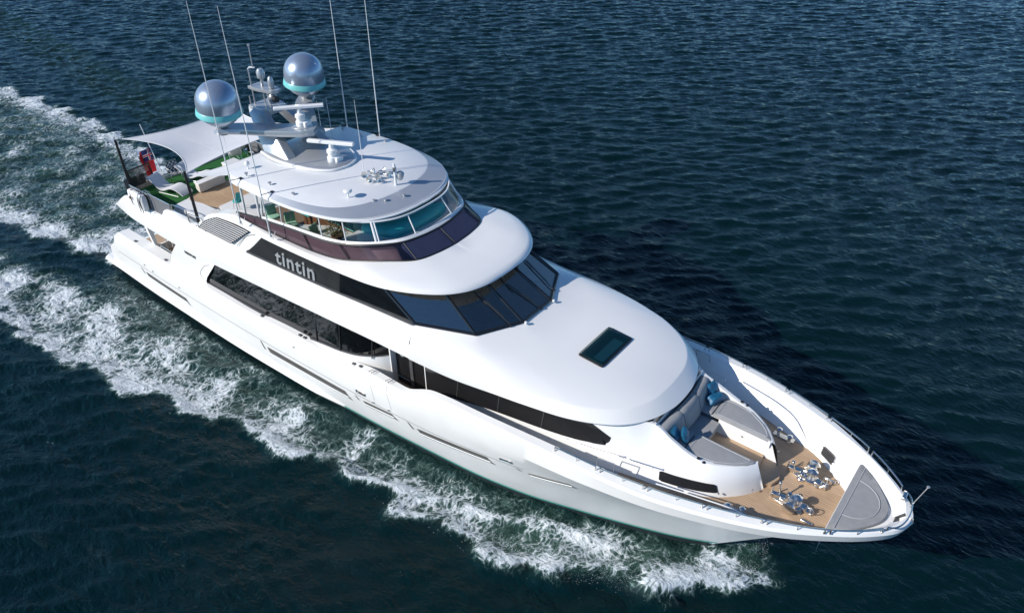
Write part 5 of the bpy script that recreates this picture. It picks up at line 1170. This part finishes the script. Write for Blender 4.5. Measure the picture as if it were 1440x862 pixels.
def water_mat():
    m, nt, b = new_mat('sea_water'); L = nt.links.new
    tc = N(nt, 'ShaderNodeTexCoord')
    fa = N(nt, 'ShaderNodeAttribute', attribute_name='foam'); aa = N(nt, 'ShaderNodeAttribute', attribute_name='aerated')
    def noise_(sc, det, vec, rough=.55, dist=0.0):
        n = N(nt, 'ShaderNodeTexNoise'); setin(n, Scale=sc, Detail=det, Roughness=rough, Distortion=dist); L(vec, n.inputs['Vector']); return n
    def math_(op, a, b_=None, clamp=False):
        n = N(nt, 'ShaderNodeMath', operation=op); n.use_clamp = clamp
        for i_, v in enumerate((a, b_)):
            if v is None: continue
            if hasattr(v, 'is_output'): L(v, n.inputs[i_])
            else: n.inputs[i_].default_value = v
        return n.outputs[0]
    # warped coordinates, streaming aft
    wv = noise_(0.9, 3, tc.outputs['Object'])
    mxv = N(nt, 'ShaderNodeVectorMath', operation='MULTIPLY_ADD'); L(wv.outputs['Color'], mxv.inputs[0]); mxv.inputs[1].default_value = (.9, .9, 0); L(tc.outputs['Object'], mxv.inputs[2])
    mp = N(nt, 'ShaderNodeMapping'); mp.inputs['Scale'].default_value = (1.1, 0.76, 0.0); mp.inputs['Rotation'].default_value = (0, 0, R(14)); L(mxv.outputs[0], mp.inputs[0])
    v1 = N(nt, 'ShaderNodeTexVoronoi', feature='DISTANCE_TO_EDGE'); v1.inputs['Scale'].default_value = 2.2; L(mp.outputs[0], v1.inputs['Vector'])
    v2 = N(nt, 'ShaderNodeTexVoronoi', feature='DISTANCE_TO_EDGE'); v2.inputs['Scale'].default_value = 5.2; L(mp.outputs[0], v2.inputs['Vector'])
    n1 = noise_(2.6, 9, mp.outputs[0], .66); n2 = noise_(9.0, 8, mp.outputs[0], .70)
    v3 = N(nt, 'ShaderNodeTexVoronoi', feature='DISTANCE_TO_EDGE'); v3.inputs['Scale'].default_value = 10.0; L(mp.outputs[0], v3.inputs['Vector'])
    e3 = math_('SUBTRACT', 1.0, math_('MULTIPLY', v3.outputs['Distance'], 3.4), True)
    # lace value: high near the cell borders and where the noise is high
    e1 = math_('SUBTRACT', 1.0, math_('MULTIPLY', v1.outputs['Distance'], 3.0), True)
    e2 = math_('SUBTRACT', 1.0, math_('MULTIPLY', v2.outputs['Distance'], 3.4), True)
    lace = math_('ADD', math_('ADD', math_('ADD', math_('MULTIPLY', e1, .20), math_('MULTIPLY', e2, .22)), math_('MULTIPLY', e3, .12)), math_('ADD', math_('MULTIPLY', n1.outputs[0], .30), math_('MULTIPLY', n2.outputs[0], .28)))
    thr = math_('SUBTRACT', 1.02, math_('MULTIPLY', fa.outputs['Fac'], .72))
    fm = N(nt, 'ShaderNodeMapRange', interpolation_type='SMOOTHSTEP'); L(math_('SUBTRACT', lace, thr), fm.inputs[0]); fm.inputs[1].default_value = -.05; fm.inputs[2].default_value = .25
    gate = math_('GREATER_THAN', fa.outputs['Fac'], .02)
    fmask = math_('MULTIPLY', fm.outputs[0], gate)
    # thin milky film around the foam
    film = N(nt, 'ShaderNodeMapRange', interpolation_type='SMOOTHSTEP'); L(math_('SUBTRACT', lace, thr), film.inputs[0]); film.inputs[1].default_value = -.26; film.inputs[2].default_value = .08
    # body colour
    big = noise_(0.035, 3, tc.outputs['Object'])
    rp = ramp(nt, [(.35, (0.0009, 0.0080, 0.0088)), (.65, (0.0012, 0.0115, 0.0135))]); L(big.outputs[0], rp.inputs[0])
    ma = N(nt, 'ShaderNodeMixRGB'); L(math_('MULTIPLY', aa.outputs['Fac'], .8), ma.inputs[0]); L(rp.outputs[0], ma.inputs[1]); ma.inputs[2].default_value = (0.030, 0.068, 0.050, 1)
    mf0 = N(nt, 'ShaderNodeMixRGB'); L(math_('MULTIPLY', film.outputs[0], math_('MULTIPLY', gate, .55)), mf0.inputs[0]); L(ma.outputs[0], mf0.inputs[1]); mf0.inputs[2].default_value = (0.11, 0.18, 0.165, 1)
    mf = N(nt, 'ShaderNodeMixRGB'); L(fmask, mf.inputs[0]); L(mf0.outputs[0], mf.inputs[1]); fcol = ramp(nt, [(.38, (0.34, 0.42, 0.46)), (.58, (0.74, 0.77, 0.81))]); L(math_('ADD', math_('MULTIPLY', n2.outputs[0], .6), math_('MULTIPLY', n1.outputs[0], .4)), fcol.inputs[0]); L(fcol.outputs[0], mf.inputs[2])
    L(mf.outputs[0], b.inputs['Base Color'])
    b.inputs['IOR'].default_value = 1.333; b.inputs['Specular IOR Level'].default_value = 0.32; b.inputs['Specular Tint'].default_value = (0.62, 0.95, 1.0, 1)
    mr = N(nt, 'ShaderNodeMapRange'); L(fmask, mr.inputs[0]); mr.inputs[3].default_value = .025; mr.inputs[4].default_value = .85
    ua = N(nt, 'ShaderNodeAttribute', attribute_name='unresolved'); L(math_('MAXIMUM', mr.outputs[0], math_('MULTIPLY', ua.outputs['Fac'], .34)), b.inputs['Roughness'])
    # fine ripples: two stretched noises across the wind plus foam relief
    m1 = N(nt, 'ShaderNodeMapping'); m1.inputs['Rotation'].default_value = (0, 0, R(-37)); m1.inputs['Scale'].default_value = (1.0, 1.9, 1); L(tc.outputs['Object'], m1.inputs[0])
    r1 = noise_(1.6, 6, m1.outputs[0], .60, .4); r2 = noise_(4.0, 4, m1.outputs[0], .5, .3)
    hgt = math_('ADD', math_('MULTIPLY', r1.outputs[0], 0.46), math_('MULTIPLY', r2.outputs[0], .15))
    gust = noise_(0.055, 2, tc.outputs['Object']); gm_ = N(nt, 'ShaderNodeMapRange'); L(gust.outputs[0], gm_.inputs[0]); gm_.inputs[1].default_value = .35; gm_.inputs[2].default_value = .65; gm_.inputs[3].default_value = .55; gm_.inputs[4].default_value = 1.15
    hgt = math_('MULTIPLY', hgt, gm_.outputs[0])
    hgt2 = math_('ADD', hgt, math_('MULTIPLY', math_('MULTIPLY', fmask, n2.outputs[0]), .10))
    bp = N(nt, 'ShaderNodeBump'); setin(bp, Strength=1.0, Distance=.27); L(hgt2, bp.inputs['Height']); L(bp.outputs[0], b.inputs['Normal'])
    return m
me.materials.append(water_mat())

# spray thrown up by the bow wave: droplets and torn foam
SPR = paint('spray_foam', (0.78, 0.80, 0.82), 0.6, var=.03)
sp = MB()
def blob(c, r_):
    vs = [Vector(c)+Vector((r_*a*rnd.uniform(.6, 1.3), r_*b*rnd.uniform(.6, 1.3), r_*d*rnd.uniform(.6, 1.3))) for a, b, d in ((1, 0, 0), (-1, 0, 0), (0, 1, 0), (0, -1, 0), (0, 0, 1), (0, 0, -1))]
    sp.add(vs, [(0, 2, 4), (2, 1, 4), (1, 3, 4), (3, 0, 4), (2, 0, 5), (1, 2, 5), (3, 1, 5), (0, 3, 5)])
for k in range(7000):
    s = -1 if rnd.random() < .72 else 1
    x = 36.2-abs(rnd.gauss(0, 3.4)) if rnd.random() < .8 else rnd.uniform(22, 35)
    y = float(o_edge(x))-.75+rnd.gauss(0, .35)
    if y < .15: continue
    z = .12+abs(rnd.gauss(0, .16))*max(.3, 1-(36-x)/13)+(.30*max(0, 1-(36-x)/9))
    blob((x, s*y, z), rnd.uniform(.003, .010)*(1.2 if z < .3 else .8))
o = sp.build('bow_spray', SPR, None, flat=True); o['kind'] = 'stuff'; o['label'] = 'white spray drops torn from the bow wave'; o['category'] = 'spray'
